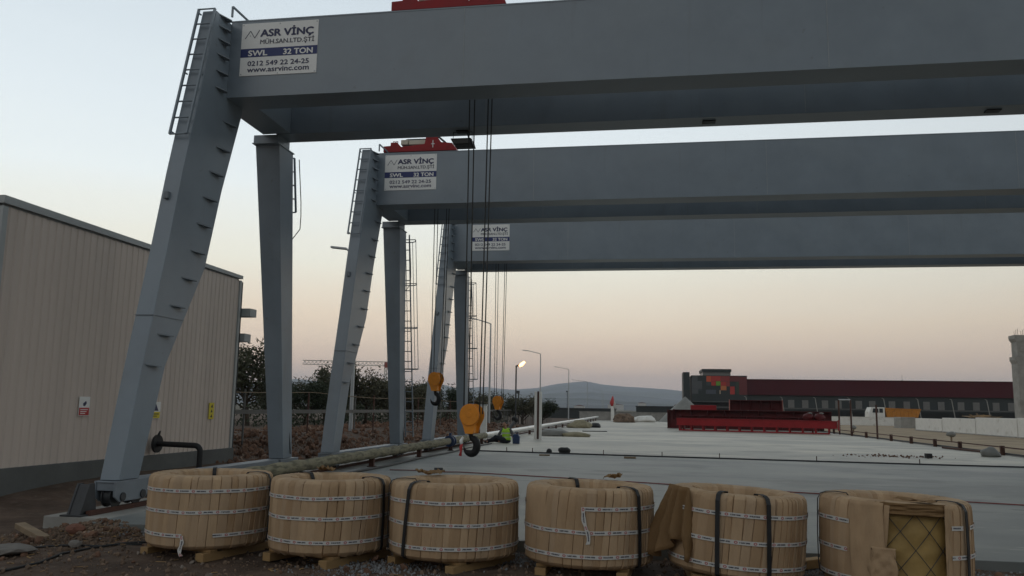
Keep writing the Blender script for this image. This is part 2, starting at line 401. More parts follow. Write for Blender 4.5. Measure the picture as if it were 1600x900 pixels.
# two pours, the darker one in front of the batten
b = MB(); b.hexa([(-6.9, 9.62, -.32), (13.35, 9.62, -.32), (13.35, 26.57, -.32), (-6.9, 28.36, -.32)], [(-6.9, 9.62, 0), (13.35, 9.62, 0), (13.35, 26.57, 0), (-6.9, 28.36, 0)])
tag(b.build('concrete_yard', M['slab_near'], bevel=.006), kind='structure')
b = MB(); b.hexa([(-6.9, 28.37, -.32), (13.35, 26.58, -.32), (13.35, 112, -.32), (-6.9, 112, -.32)], [(-6.9, 28.37, 0.003), (13.35, 26.58, 0.003), (13.35, 112, 0.003), (-6.9, 112, 0.003)])
tag(b.build('concrete_yard', M['slab'], bevel=.006), kind='structure')
b = MB(); b.box(-8.12, -6.94, 10.35, 120, -.6, -.055)
tag(b.build('rail_foundation', M['concrete'], bevel=.01), kind='structure')
b = MB(); b.box(13.4, 14.2, -3, 112, -.3, 0.004)
tag(b.build('rail_foundation', M['concrete']), kind='structure')
for x in (-7.57, 13.62):                    # crane rails
    b = MB(); b.box(x-.05, x+.05, 10.5 if x < 0 else -2, 111, -.055 if x < 0 else .004, -.035 if x < 0 else .02); b.box(x-.03, x+.03, 10.5 if x < 0 else -2, 111, -.036 if x < 0 else .02, .01 if x < 0 else .05)
    tag(b.build('crane_rail', M['rust']), kind='structure')

# mountains: ridge line by azimuth pixel, falling to the plain in front
def pxdir(x, y):
    d = fw+rt*(x-800)/1290.1+up*(450-y)/1290.1
    return d
ridge = [(200, 604), (330, 600), (400, 597), (465, 592), (520, 599), (580, 606), (640, 606), (668, 600), (690, 602), (715, 609), (760, 605), (800, 609), (840, 606), (870, 600), (892, 597.5), (908, 596), (922, 596.5), (940, 600.5), (975, 604), (1010, 606), (1050, 609), (1090, 613), (1150, 617), (1250, 624), (1400, 628), (1700, 640)]
def mountain(name, pts, dist, near, seed, amp, mt):
    b = MB(); cols = []
    n = 240; x0, x1 = pts[0][0], pts[-1][0]; rows = 26
    for i in range(n+1):
        x = x0+(x1-x0)*i/n
        for (a, ya), (c, yc) in zip(pts, pts[1:]):
            if a <= x <= c: y = ya+(yc-ya)*(x-a)/(c-a); break
        d = pxdir(x, y); hl = math.hypot(d.x, d.y); top = 1.5+d.z/hl*dist
        cols.append((d.x/hl, d.y/hl, top))
    vs = []; fs = []
    for j in range(rows+1):
        t = j/rows
        for (dx, dy, top) in cols:
            rr = near+(dist-near)*t+ (0 if t < 1 else 0)
            p = Vector((dx*rr, dy*rr, 0))
            k = sstep(.0, 1, t)*.55+t**2.4*.45
            nz = noise.fractal(Vector((p.x*.0011+seed, p.y*.0011, seed)), 1, 2, 6)*amp*(1-t**6)*sstep(0, .3, t)
            vs.append((p.x, p.y, max(-2, top*k+nz) if t > 0 else -6))
    rr = dist*1.12
    for (dx, dy, top) in cols: vs.append((dx*rr, dy*rr, -6))
    for j in range(rows+1):
        for i in range(n):
            fs.append((j*(n+1)+i, j*(n+1)+i+1, (j+1)*(n+1)+i+1, (j+1)*(n+1)+i))
    b.add(vs, fs); return b.build(name, mt, smooth=True)
M['hill'] = mat('haze_tinted_hillside', (.11, .125, .14), .95, var=.45, scale=.004, spec=.1, spots=[((.045, .06, .04), .0025, .5, .12, .8)])  # base tinted blue grey to carry part of the distance haze
tag(mountain('hills', ridge, 6800, 1500, 3.3, 34, M['hill']), kind='structure')

# ------------------------------------------------------------------ haze
HAZE = 1.5e-4
if HAZE:
    b = MB(); b.box(-9000, 9000, -9000, 9000, -12, 330)
    hm = bpy.data.materials.new('thin_air'); hm.use_nodes = True; t = hm.node_tree
    t.nodes.remove(t.nodes['Principled BSDF'])
    pv = t.nodes.new('ShaderNodeVolumePrincipled'); pv.inputs['Color'].default_value = (.84, .9, 1, 1); pv.inputs['Density'].default_value = HAZE
    t.links.new(pv.outputs[0], t.nodes['Material Output'].inputs['Volume'])
    tag(b.build('haze', hm), 'pale evening haze lying over the plain', 'haze', kind='stuff')

# ------------------------------------------------------------------ lettering
def text_mesh(strings, mt, name, parent, bold=0.0, y=-.002):
    """strings: (text, x0, x1, baseline z, cap height) in the parent's XZ plane, facing -Y; joined into one mesh.
    bold thickens the strokes by stacking shifted outlines a hair apart"""
    b = MB()
    for s, x0, x1, zb, cap in strings:
        cu = bpy.data.curves.new('t', 'FONT'); cu.body = s; cu.size = 1; cu.resolution_u = 3
        o = bpy.data.objects.new('t', cu); COL.objects.link(o)
        dg = bpy.context.evaluated_depsgraph_get(); me = bpy.data.meshes.new_from_object(o.evaluated_get(dg))
        xsv = [v.co.x for v in me.vertices]; lo, hi = min(xsv), max(xsv)
        bw = bold*cap
        sx = (x1-x0-2*bw)/(hi-lo); sy = cap/.72
        offs = [(0, 0)] if not bold else [(-bw, 0), (bw, 0), (0, bw*.7), (0, -bw*.7), (0, 0)]
        for q, (ox, oz) in enumerate(offs):
            b.add([(x0+bw+(v.co.x-lo)*sx+ox, y-.0004*q, zb+v.co.y*sy+oz) for v in me.vertices], [tuple(p.vertices) for p in me.polygons])
        bpy.data.objects.remove(o); bpy.data.curves.remove(cu); bpy.data.meshes.remove(me)
    return b.build(name, mt, parent)

# ------------------------------------------------------------------ gantry cranes
S = 1.25
CX, CY = -5.89, 10.41
def K(x, y, z): return Vector(((x-CX)*S, (y-CY)*S, 1.5+(z-1.5)*S))
SPAN = 21.1
ZB, ZT = K(0, 0, 5.79).z, K(0, 0, 6.94).z
def sign(parent, x0):
    W, H = 1.153*S, .785*S
    zt = ZT-.055*S
    b = MB(); b.box(x0, x0+W, -.012, -.0005, zt-H, zt); p = b.build('sign_plate', M['white_sign'], parent)
    P = lambda u: x0+u*W
    Q = lambda v: zt-v*H
    b = MB(); b.box(x0, x0+W, -.0135, -.0125, Q(.65), Q(.485)); b.build('blue_band', M['blue_sign'], p)
    text_mesh([('ASR VİNÇ', P(.245), P(.945), Q(.262), .135*H)], M['navy_ink'], 'lettering', p, .075, -.0155)
    text_mesh([('MÜH.SAN.LTD.ŞTİ', P(.25), P(.955), Q(.405), .085*H)], M['grey_ink'], 'lettering', p, .03, -.0155)
    text_mesh([('SWL', P(.1), P(.355), Q(.625), .105*H)], M['white_sign'], 'lettering', p, .06, -.0165)
    text_mesh([('32 TON', P(.56), P(.945), Q(.625), .105*H)], M['white_sign'], 'lettering', p, .06, -.0165)
    text_mesh([('0212 549 22 24-25', P(.1), P(.9), Q(.815), .092*H)], M['navy_ink'], 'lettering', p, .035, -.0155)
    text_mesh([('www.asrvinc.com', P(.1), P(.905), Q(.935), .1*H)], M['navy_ink'], 'lettering', p, .035, -.0155)
    b = MB(); pts = [(.05, .29), (.115, .145), (.175, .285), (.235, .135)]
    for (a, c), (d, e) in zip(pts, pts[1:]): b.bar((P(a), -.0155, Q(c)), (P(d), -.0155, Q(e)), .002, .012)
    b.bar((P(.11), -.0155, Q(.24)), (P(.12), -.0155, Q(.24)), .002, .012)
    b.build('emblem', M['grey_ink'], p)
    b = MB()
    for u in (.02, .5, .98):
        for v in (.03, .97): b.cyl((P(u), -.0125, Q(v)), (P(u), -.018, Q(v)), .012, 8)
    b.build('rivets', M['galv'], p)

def leg_front(mx=False):
    f = (lambda p: Vector((SPAN-p.x, p.y, p.z))) if mx else (lambda p: p)
    secs = [(.60, -6.24, -6.0, 8.82, 9.2), (1.95, -6.215, -5.975, 9.06, 9.53), (3.3, -6.18, -5.945, 9.31, 10.25-.01), (4.45, -6.15, -5.92, 9.5, 10.5), (5.69, -6.125, -5.893, 9.745, 10.87), (6.9, -6.10, -5.893, 9.99, 10.87)]
    b = MB(); vs = []; fs = []
    for z, xa, xb, ya, yb in secs:
        vs += [f(K(xa, ya, z)), f(K(xb, ya, z)), f(K(xb, yb, z)), f(K(xa, yb, z))]
    for i in range(len(secs)-1):
        for j in range(4): fs.append((4*i+j, 4*i+(j+1) % 4, 4*i+4+(j+1) % 4, 4*i+4+j))
    k = 4*(len(secs)-1); fs += [(3, 2, 1, 0), (k, k+1, k+2, k+3)]
    b.add(vs, fs); return b
def leg_rear(mx=False):
    f = (lambda p: Vector((SPAN-p.x, p.y, p.z))) if mx else (lambda p: p)
    secs = [(.60, -6.27, -6.02, 13.2, 13.55), (5.66, -6.27, -5.86, 12.07, 12.6)]
    b = MB(); vs = []
    for z, xa, xb, ya, yb in secs: vs += [f(K(xa, ya, z)), f(K(xb, ya, z)), f(K(xb, yb, z)), f(K(xa, yb, z))]
    b.hexa(vs[:4], vs[4:]); return b

def ladder(b, p0, p1, hw, rungs, r=.014, ex=(1, 0, 0)):
    ex = Vector(ex); p0, p1 = Vector(p0), Vector(p1)
    for sgn in (-1, 1): b.bar(p0+ex*hw*sgn, p1+ex*hw*sgn, .03, .045)
    for i in range(rungs): 
        q = p0+(p1-p0)*(i+.5)/rungs if rungs > 9 else p0+(p1-p0)*i/(rungs-1)
        b.tube([q-ex*hw, q+ex*hw], r, 6)

def bogie(parent, yc, mx):
    X = lambda x: SPAN-x if mx else x
    xa, xb = sorted((X(K(-6.25, 0, 0).x), X(K(-5.98, 0, 0).x)))
    zt, zw = K(0, 0, .6).z, .02
    b = MB()
    for x in (xa, xb-.03): b.prism([(x, yc-.42, zt-.005), (x, yc-.42, zt-.22), (x, yc-.3, zt-.30), (x, yc+.3, zt-.30), (x, yc+.42, zt-.2), (x, yc+.42, zt-.005)], (.03, 0, 0))
    b.box(xa+.03, xb-.03, yc-.415, yc+.415, zt-.03, zt-.008); b.box(xa+.031, xb-.031, yc-.4, yc-.38, zt-.14, zt-.03)
    h = b.build('bogie', M['steel_dark'], parent, bevel=.006)
    for s in (-.24, .24):
        b = MB(); c = Vector(((xa+xb)/2, yc+s, zw+.125)); b.cyl(c-V(.055, 0, 0), c+V(.055, 0, 0), .125, 24); b.cyl(c-V(.075, 0, 0), c-V(.055, 0, 0), .15, 24); b.cyl(c+V(.055, 0, 0), c+V(.075, 0, 0), .15, 24)
        b.cyl(c-V(.19, 0, 0), c+V(.19, 0, 0), .06, 16)
        b.build('wheel', M['dark_steel'], h, smooth=True, auto=30)

def crane(Yk, dx, ds, cage, label):
    t = thing('gantry_crane', label, 'gantry crane', (CX*S+dx*S, Yk*S, 0), group='gantry cranes standing over the concrete yard')
    # two box girders with slightly proud flanges
    for y0, y1 in ((0, .47), (1.60, 2.0)):
        y0 *= S; y1 *= S; b = MB(); b.box(0, SPAN, y0, y1-.02, ZB+.02, ZT-.02); b.box(-.001, SPAN+.001, y0-.006, y1+.006, ZT-.021, ZT+.004); b.box(-.001, SPAN+.001, y0-.004, y1+.02, ZB, ZB+.021)
        b.box(0, SPAN, (y0+y1)/2-.03, (y0+y1)/2+.03, ZT+.004, ZT+.05)
        g = b.build('girder', M['steel'], t)
        for q in (4.29, 10.2, 16.0):
            b = MB(); b.box(q-.007, q+.007, y0-.0035, y0+.01, ZB+.024, ZT-.024); b.build('weld_seam', M['seam'], g)
    # end ties
    for x0, x1 in ((-.28, .3), (SPAN-.3, SPAN+.28)):
        b = MB(); b.box(x0, x1, .47*S+.01, 1.6*S-.01, ZB+.01, ZT-.03); b.build('end_tie', M['steel'], t)
        b = MB(); a = -.475 if x0 < 0 else SPAN-.05; b.box(a, a+.53, K(0, 12.0, 0).y, K(0, 12.42, 0).y, K(0, 0, 5.66).z-.001, ZB-.002); b.box(a-.02, a+.535, K(0, 11.98, 0).y, K(0, 12.62, 0).y, K(0, 0, 5.66).z-.02, K(0, 0, 5.66).z-.002); b.build('leg_head', M['steel'], t)
    for mx in (False, True):
        f = leg_front(mx).build('leg', M['steel'], t, bevel=.008)
        for zz_, (xa_, xb_, ya_, yb_) in ((2.55, (-6.2, -5.9615, 9.166, 9.84)),):
            q = [K(xa_-.003, ya_-.003, zz_), K(xb_+.003, ya_-.003, zz_), K(xb_+.003, yb_-.02, zz_)]
            if mx: q = [V(SPAN-k_.x, k_.y, k_.z) for k_ in q]
            b = MB(); b.bar(q[0], q[1], .012, .012); b.bar(q[1], q[2], .012, .012); b.build('weld_seam', M['steel_dark'], f)
        if not mx:
            # climbing steps along the rear edge of the flank
            edge = [(.60, 9.2, -6.0), (1.95, 9.53, -5.975), (3.3, 10.24, -5.945), (4.45, 10.5, -5.92), (5.69, 10.87, -5.893), (6.9, 10.41, -5.893)]
            def at(z):
                for (a, ya, xa), (c, yc, xc) in zip(edge, edge[1:]):
                    if a <= z <= c: k = (z-a)/(c-a); return ya+(yc-ya)*k, xa+(xc-xa)*k
            zs = [1.93+.385*i for i in range(9)]+[5.42, 5.82, 6.06, 6.30, 6.52, 6.71, 6.87]
            for z in zs:
                ye, xe = at(z)
                ye = min(ye, 10.40) if z > 5.75 else ye-.012
                st = MB(); ww = .43 if z < 5.75 else .34
                ins = .15 if z < 5.75 else .10; p = K(xe, ye-ins, z); q = K(xe, ye-ww, z+.01); r_ = K(xe, ye-ins-.06, z)
                o = V(.004, 0, 0)
                st.prism([p-o, q-o, r_+V(.12, 0, -.012), p+V(.09, 0, -.01)], (0, .004, .02))
                st.build('step', M['steel_dark'], f)
            b = MB(); c = K(-6.07, 9.47, 4.12); b.box(c.x-.04, c.x+.04, c.y-.09, c.y+.02, c.z-.06, c.z+.06); b.build('lug', M['steel_dark'], f, bevel=.01)
        rr = leg_rear(mx).build('leg', M['steel'], t, bevel=.008)
        xa, xb = K(-6.235, 0, 0).x, K(-6.0, 0, 0).x
        if mx: xa, xb = SPAN-xb, SPAN-xa
        b = MB(); z0 = K(0, 0, .6).z; b.box(xa, xb, K(0, 9.4, 0).y, K(0, 13.0, 0).y, z0-.3, z0-.004); b.build('sill_beam', M['steel_dark'], t, bevel=.006)
        bogie(t, K(0, 9.07, 0).y, mx); bogie(t, K(0, 13.4, 0).y, mx)
    # front access ladder on the leg
    b = MB(); p0, p1 = K(-6.045, 9.53, 4.97), K(-6.005, 9.93, 6.9); ladder(b, p0, p1, .15, 9)
    for q in (.02, .48, .97):
        c = p0+(p1-p0)*q
        for sg in (-1, 1): b.bar(c+V(sg*.145, 0, 0), c+V(sg*.13, .07, -.005), .02, .02)
    b.build('ladder', M['steel'], t)
    # small triangular guard on top
    b = MB(); a = K(-5.83, 10.3, 6.95); b.bar(a, a+V(0, 0, .2), .03, .03); b.bar(a+V(0, 0, .2), a+V(.22, .3, 0), .03, .03); b.build('guard', M['steel'], t)
    # ladder down the back of the rear leg
    b = MB(); k = 5.62; zlow = 4.72 if not cage else .75
    yb = lambda z: 12.6+(5.66-z)*(.95/5.06)+.13
    xl = -5.92 if cage else -5.975; a, c = K(xl, yb(zlow), zlow), K(xl, yb(k), k)
    if cage: a.x += .0
    ladder(b, a, c, .12 if cage else .1, 5 if not cage else 20); lad = b.build('ladder', M['steel'], t)
    if cage:
        b = MB(); zs = [5.5, 4.45, 3.4, 2.4]
        for z in zs:
            q = K(-5.92, yb(z), z); b.tube([q+V(math.cos(an)*.3, .0+math.sin(an)*.42, 0) for an in [pi*i/10 for i in range(11)]], .016, 6, True)
            b.bar(q-V(.3, 0, 0), q+V(.3, 0, 0), .03, .02)
        for an in (.35, 1.2, 1.95, 2.8):
            b.tube([K(-5.92, yb(z), z)+V(math.cos(an)*.3, math.sin(an)*.42, 0) for z in (2.4, 5.5)], .011, 6)
        b.build('safety_cage', M['steel'], lad)
    # cable hanging down the leg
    b = MB(); pts = []
    for i in range(22):
        z = 5.6-i*.235; pts.append(K(-5.965-.03*math.sin(i*.5)-.005*i if i > 5 else -5.86+.004*i, 12.75+(5.66-z)*.19-.25*sstep(3, 8, i), z)+V(.05, 0, 0))
    b.tube(pts, .01, 5); b.build('cable', M['black'], t)
    sign(t, .1722*S+ds*S)
    # thin plates under the girder
    return t
crane(10.41, 0, 0, False, 'nearest grey gantry crane with the largest sign, spanning the top of the view')
crane(16.69, .097, 0, True, 'middle grey gantry crane with a caged ladder and red trolley above its sign')
crane(23.65, .149, .3717, True, 'farthest grey gantry crane, seen lowest between the ropes of the others')
CR = [(CX*S, 10.41*S), ((CX+.097)*S, 16.69*S), ((CX+.149)*S, 23.65*S)]

# red hoist trolleys running on the girders
def trolley():
    t = thing('hoist_trolley', 'x', 'hoist trolley', group='red hoist trolleys on top of the girders')
    out = [(0, 0), (2.05, 0), (2.03, .06), (1.93, .2), (1.62, .235), (1.5, .4), (1.35, .46), (1.2, .46), (1.16, .2), (.5, .14), (.38, .27), (.2, .27), (.2, .18), (.0, .17)]
    for y in (.08, 2.2):
        b = MB(); b.prism([(x, y, z+.06) for x, z in out], (0, .16, 0)); b.build('side_frame', M['red'], t, bevel=.008)
    b = MB(); b.box(.02, .3, .25, 2.19, .09, .2); b.box(1.7, 1.98, .25, 2.19, .09, .2); b.build('cross_beam', M['red'], t)
    b = MB(); b.cyl((.45, .75, .42), (1.25, .75, .42), .2, 28)
    for k in range(18): b.cyl((.48+k*.042, .75, .42), (.49+k*.042, .75, .42), .212, 28)
    b.build('rope_drum', M['dark_steel'], t, smooth=True, auto=30)
    b = MB(); b.cyl((.3, 1.35, .45), (.85, 1.35, .45), .17, 24); b.box(.9, 1.3, 1.15, 1.55, .28, .62); b.build('motor', M['cream'], t, bevel=.01)
    b = MB(); b.box(.42, .62, .3, .55, .33, .47); b.box(.64, 1.1, .32, .5, .33, .46); b.build('cover', M['cream'], t, bevel=.012)
    b = MB(); b.bar((1.47, .2, .52), (1.75, .2, .28), .05, .05, (0, 1, 0)); b.build('bracket', M['dark_steel'], t)
    for x in (.25, 1.8):
        for y in (.3, 2.15):
            b = MB(); b.cyl((x, y-.05, .125), (x, y+.05, .125), .075, 16); b.build('wheel', M['dark_steel'], t, smooth=True, auto=30)
    b = MB(); 
    for x in (.25, .33): b.tube([(x, .16, .32), (x, .16, .38), (x+.05, .16, .38), (x+.05, .16, .32)], .012, 6)
    b.build('lifting_eye', M['red'], t)
    b = MB(); b.box(1.385, 1.405, .066, .079, .15, .35); b.box(1.345, 1.384, .066, .079, .24, .26); b.box(1.406, 1.445, .066, .079, .24, .26); b.build('glint_cross', M['white_sign'], t)  # small white cross plates added in place of a lamp's glint
    return t
t0 = trolley()
TR = [(-3.53, 'red hoist trolley cut by the top edge, on the nearest crane'), (-5.7, 'red hoist trolley above the middle crane sign'), (-5.55, 'red hoist trolley on the farthest crane, behind the middle girder')]
for i, (x, lb) in enumerate(TR):
    t = t0 if i == 0 else copy_tree(t0)
    t['label'] = lb; t.location = (x*S, CR[i][1], ZT-.008)

# hook blocks on their ropes
def hook_block(i, x, zc, label, cloth):
    y = CR[i][1]+1.03*S
    zc += .06
    t = thing('hook_block', label, 'crane hook', (x*S, y, zc), group='orange hook blocks hanging from the trolleys'); t.scale = (.82, .82, .9)
    b = MB(); n = 32
    def plate(yy, ox, r): 
        pts = [(ox+r*math.cos(a), yy, r*math.sin(a)) for a in [R(-20)+R(220)*k/24 for k in range(25)]]
        pts += [(ox-.135, yy, -.2), (ox-.085, yy, -.355), (ox+.085, yy, -.355), (ox+.135, yy, -.2)]
        b.prism(pts, (0, .025, 0))
    plate(-.17, 0, .215); plate(.145, .045, .215); b.box(-.08, .1, -.14, .145, -.34, -.2)
    b.build('block_casing', M['orange'], t, smooth=True, auto=30)
    b = MB(); b.cyl((0, -.2, 0), (0, -.172, 0), .2, 32); b.cyl((0, -.21, 0), (0, -.2, 0), .05, 16); b.build('sheave_cover', M['orange'], t, bevel=.01)
    b = MB()
    for yy in (-.09, .0, .09): b.cyl((0.02, yy-.03, 0), (0.02, yy+.03, 0), .15, 24)
    b.build('sheave', M['dark_steel'], t)
    b = MB(); pth = [V(.0, 0, -.32), V(.01, 0, -.40)]; rad = [.045, .05]
    for k in range(17):
        a = R(75)-R(255)*k/16; q = 1-.12*abs(k-8)/8
        pth.append(V(-.005+.155*math.cos(a)*q, 0, -.58+.165*math.sin(a)*q)); rad.append(.05+.035*math.sin(pi*min(1, (k+1)/13))*(1 if k < 13 else .8)-(.012*(k-12) if k > 12 else 0))
    b.tube(pth, rad, 12); b.build('hook', M['hook'], t, smooth=True)
    for ox in (-.175, -.075, .2, .275):
        b = MB(); tx = ox*.92; b.tube([(tx, 0 if abs(ox) > .1 else .03, .02), (ox*1.2, .02, (ZT-zc+.28)/.9)], .0155, 6); b.build('rope', M['rope'], t)
    if cloth:
        b = MB(); b.tube([(-.17, -.06, -.55), (-.19, -.08, -.62), (-.185, -.07, -.7), (-.2, -.075, -.78)], [.03, .035, .02, .035], 8); b.build('rag', M['signred'], t, smooth=True)
        b = MB(); b.tube([(-.15, -.05, -.42), (-.19, -.07, -.5), (-.18, -.07, -.56)], [.02, .04, .03], 8); b.build('tag', M['white_sign'], t, smooth=True)
hook_block(0, -2.46, 1.5+(1.34-1.5)*S, 'largest orange hook block, with a red rag tied to its black hook', True)
hook_block(1, -4.63, 1.5+(2.04-1.5)*S, 'orange hook block hanging in front of the farthest crane leg', False)
hook_block(2, -4.5, 1.5+(1.64-1.5)*S, 'smallest orange hook block, hanging right of the nearest one', False)

# floodlights under the nearest crane
def flood(x, big):
    t = thing('floodlight', 'black floodlight on a wire frame under the nearest girder, beside the ropes' if big else 'x', 'floodlight', (x*S, 12.2*S, ZB), group='floodlights under the nearest crane')
    b = MB(); b.box(-.12, .12, -.08, .08, -.022, -.001); b.build('base_plate', M['dark_steel'], t)
    if big:
        b = MB(); b.tube([(.09, 0, -.035), (.12, 0, -.16), (0, 0, -.2)], .012, 6)
        for sx in (-.19, .19): b.tube([(sx, 0, -.02), (sx, 0, -.2)], .006, 6)
        b.tube([(-.19, 0, -.02), (.19, 0, -.02)], .006, 6); b.build('bracket', M['dark_steel'], t)
        b = MB(); b.prism([(-.21, -.16, -.19), (.2, -.16, -.19), (.24, -.16, -.32), (-.14, -.16, -.32)], (0, .32, 0)); b.build('lamp_housing', M['dark_steel'], t, bevel=.01)
        b = MB(); b.prism([(-.17, -.163, -.215), (.17, -.163, -.215), (.2, -.163, -.3), (-.12, -.163, -.3)], (0, .002, 0)); b.build('glass', M['winpane'], t)
    return t
flood(-2.86, True)
flood(.915, False)['label'] = 'small black lamp under the nearest girder, at the middle of its span'
flood(4.85, False)['label'] = 'small black lamp under the nearest girder, at the right edge of the view'

# rail end stop
t = thing('end_stop', 'black leaning wedge shaped end stop on the near end of the rail', 'end stop', (-7.72, 10.45, -.055))
b = MB(); b.prism([(-.1, -.05, 0), (-.1, .3, 0), (-.1, .22, .42), (-.1, .12, .42)], (.03, 0, 0)); b.prism([(.07, -.05, 0), (.07, .3, 0), (.07, .22, .42), (.07, .12, .42)], (.03, 0, 0)); b.build('side_plate', M['dark_steel'], t)
b = MB(); b.prism([(-.07, -.03, .02), (-.07, .0, .02), (-.07, .16, .41), (-.07, .13, .41)], (.14, 0, 0)); b.box(-.16, .16, -.1, .36, 0, .02); b.build('face_plate', M['dark_steel'], t)

# ------------------------------------------------------------------ shed
SX = -11.2; SY0, SY1 = 12.55, 21.25; SZ = 5.05
shed = thing('metal_shed', 'beige corrugated metal shed with pale trim and concrete plinth at left', 'shed', (0, 0, 0))
def ribbed(y0, y1, z0, z1, x, period=.2, dep=.02):
    prof = []; y = y0
    while y < y1-.01:
        for dy, dx in ((0, 0), (.36*period, 0), (.46*period, dep), (.9*period, dep)):
            if y+dy < y1: prof.append((y+dy, dx))
        y += period
    prof.append((y1, 0)); n = len(prof); b = MB()
    b.add([(x+d, yy, z0) for yy, d in prof]+[(x+d, yy, z1) for yy, d in prof], [(i, i+1, n+i+1, n+i) for i in range(n-1)]); return b
b = ribbed(SY0+.1, SY1-.08, .3, SZ-.16, SX-.035); b.build('wall', M['cladding'], shed)
b = MB(); b.box(SX-9, SX-.06, SY0+.05, SY1-.05, .3, SZ-.1); b.build('wall', M['trim'], shed)
b = MB(); b.box(SX-9.1, SX+.02, SY0-.05, SY1+.12, -.9, .3); b.build('plinth', M['plinth'], shed, bevel=.01)
b = MB(); b.prism([(SX+.03, SY0-.03, SZ-.12), (SX+.03, SY1+.03, SZ-.12), (SX+.03, SY1+.03, SZ-.03), (SX+.03, SY0-.03, SZ+.02)], (-.12, 0, 0))
b.prism([(SX-.1, SY0-.031, SZ-.17), (SX-.1, SY0-.031, SZ+.02), (SX-9, SY0-.031, SZ+.32), (SX-9, SY0-.031, SZ+.1)], (0, .05, 0)); b.build('roof_trim', M['trim'], shed)
b = MB(); b.prism([(SX-.095, SY0-.025, SZ-.02), (SX-9, SY0-.025, SZ+.3), (SX-9, SY0-.025, SZ+.2), (SX-.095, SY0-.025, SZ-.1)], (0, SY1-SY0+.04, 0)); b.build('roof', M['galv'], shed)
b = MB(); b.box(SX-.05, SX+.012, SY0-.02, SY0+.1, .3, SZ-.17); b.box(SX-.3, SX-.051, SY0-.02, SY0+.03, .3, SZ-.17); b.build('corner_trim', M['trim'], shed)
b = MB(); b.box(SX-.05, SX+.012, SY1-.08, SY1+.02, .3, SZ-.17); b.build('corner_trim', M['trim'], shed)
for z0, z1, x1 in ((3.9, 4.12, SX+.25), (3.2, 3.42, SX+.12)):
    b = MB(); b.box(SX-3, x1, SY1+.13, SY1+.5, z0, z1); b.build('canopy_edge', M['trim'], shed)
b = MB(); b.tube([(SX-.01, SY1+.07, .3), (SX-.01, SY1+.07, 2.5), (SX-.01, SY1+.07, SZ-.2)], .025, 8); b.build('downpipe', M['dark_steel'], shed)

def wall_sign(name, label, y0, y1, z0, z1, build):
    t = thing(name, label, 'sign', (SX+.006, y0, z0)); build(t, y1-y0, z1-z0); return t
def s1(t, w_, h):
    b = MB(); b.box(0, .006, 0, w_, 0, h); p = b.build('panel', M['white_sign'], t)
    b = MB(); b.box(.006, .008, .01, w_-.01, .01, h*.42); b.build('red_field', M['signred'], p)
    b = MB(); b.prism([(.0065, w_*.4, h*.52), (.0065, w_*.55, h*.5), (.0065, w_*.7, h*.66), (.0065, w_*.62, h*.78), (.0065, w_*.48, h*.7), (.0065, w_*.36, h*.64)], (.002, 0, 0)); b.build('pictogram', M['navy_ink'], p)
    b = MB()
    for k in range(3): b.box(.0082, .0092, w_*.15, w_*(.85-.12*k), h*(.3-.1*k), h*(.34-.1*k))
    b.build('text_lines', M['white_sign'], p)
wall_sign('wall_sign', 'white and red warning sign on the shed wall, left of the crane leg', 14.97, 15.29, 1.2, 1.58, s1)
def s2(t, w_, h):
    b = MB(); b.box(0, .006, 0, w_, 0, h); p = b.build('panel', M['white_sign'], t)
    b = MB(); b.box(.006, .008, .01, w_-.01, .01, h*.4); b.build('yellow_field', M['yellow'], p)
    b = MB(); b.prism([(.0065, w_*.2, h*.46), (.0065, w_*.8, h*.46), (.0065, w_*.5, h*.9)], (.002, 0, 0)); b.build('pictogram', M['navy_ink'], p)
    b = MB(); b.box(.0085, .0095, w_*.15, w_*.85, h*.24, h*.3); b.box(.0085, .0095, w_*.15, w_*.7, h*.12, h*.17); b.build('text_lines', M['black'], p)
wall_sign('wall_sign', 'white and yellow warning sign on the shed wall, half behind the crane leg', 17.4, 17.78, 1.12, 1.5, s2)
def s3(t, w_, h):
    b = MB(); b.box(0, .006, 0, w_, 0, h); p = b.build('panel', M['yellow'], t)
    b = MB(); b.prism([(.0065, w_*.3, h*.72), (.0065, w_*.75, h*.7), (.0065, w_*.6, h*.9)], (.002, 0, 0)); b.prism([(.0065, w_*.35, h*.4), (.0065, w_*.7, h*.42), (.0065, w_*.5, h*.6)], (.002, 0, 0)); b.prism([(.0065, w_*.3, h*.12), (.0065, w_*.7, h*.1), (.0065, w_*.55, h*.3)], (.002, 0, 0)); b.build('pictogram', M['black'], p)
wall_sign('wall_sign', 'narrow yellow sign on the shed wall, near its far corner', 19.95, 20.2, 1.08, 1.5, s3)

# black bent pipe by the shed
t = thing('bent_pipe', 'black bent pipe with a round flange, standing beside the shed plinth', 'pipe', (-11.0, 17.5, -.2))
b = MB(); pth = [V(.0, 0, .76), V(.9, 0, .74)]+[V(.9+.14*math.sin(a), 0, .6+.14*math.cos(a)) for a in [R(15)*k for k in range(1, 7)]]+[V(1.04, 0, -.1)]
b.tube(pth, .062, 14); b.build('pipe_run', M['black'], t, smooth=True, auto=40)
b = MB(); b.cyl((-.05, 0, .76), (.0, 0, .76), .2, 24); b.prism([(-.06, -.02, .9), (.0, -.02, .9), (.02, -.02, 1.05)], (0, .06, 0)); b.build('flange', M['black'], t)

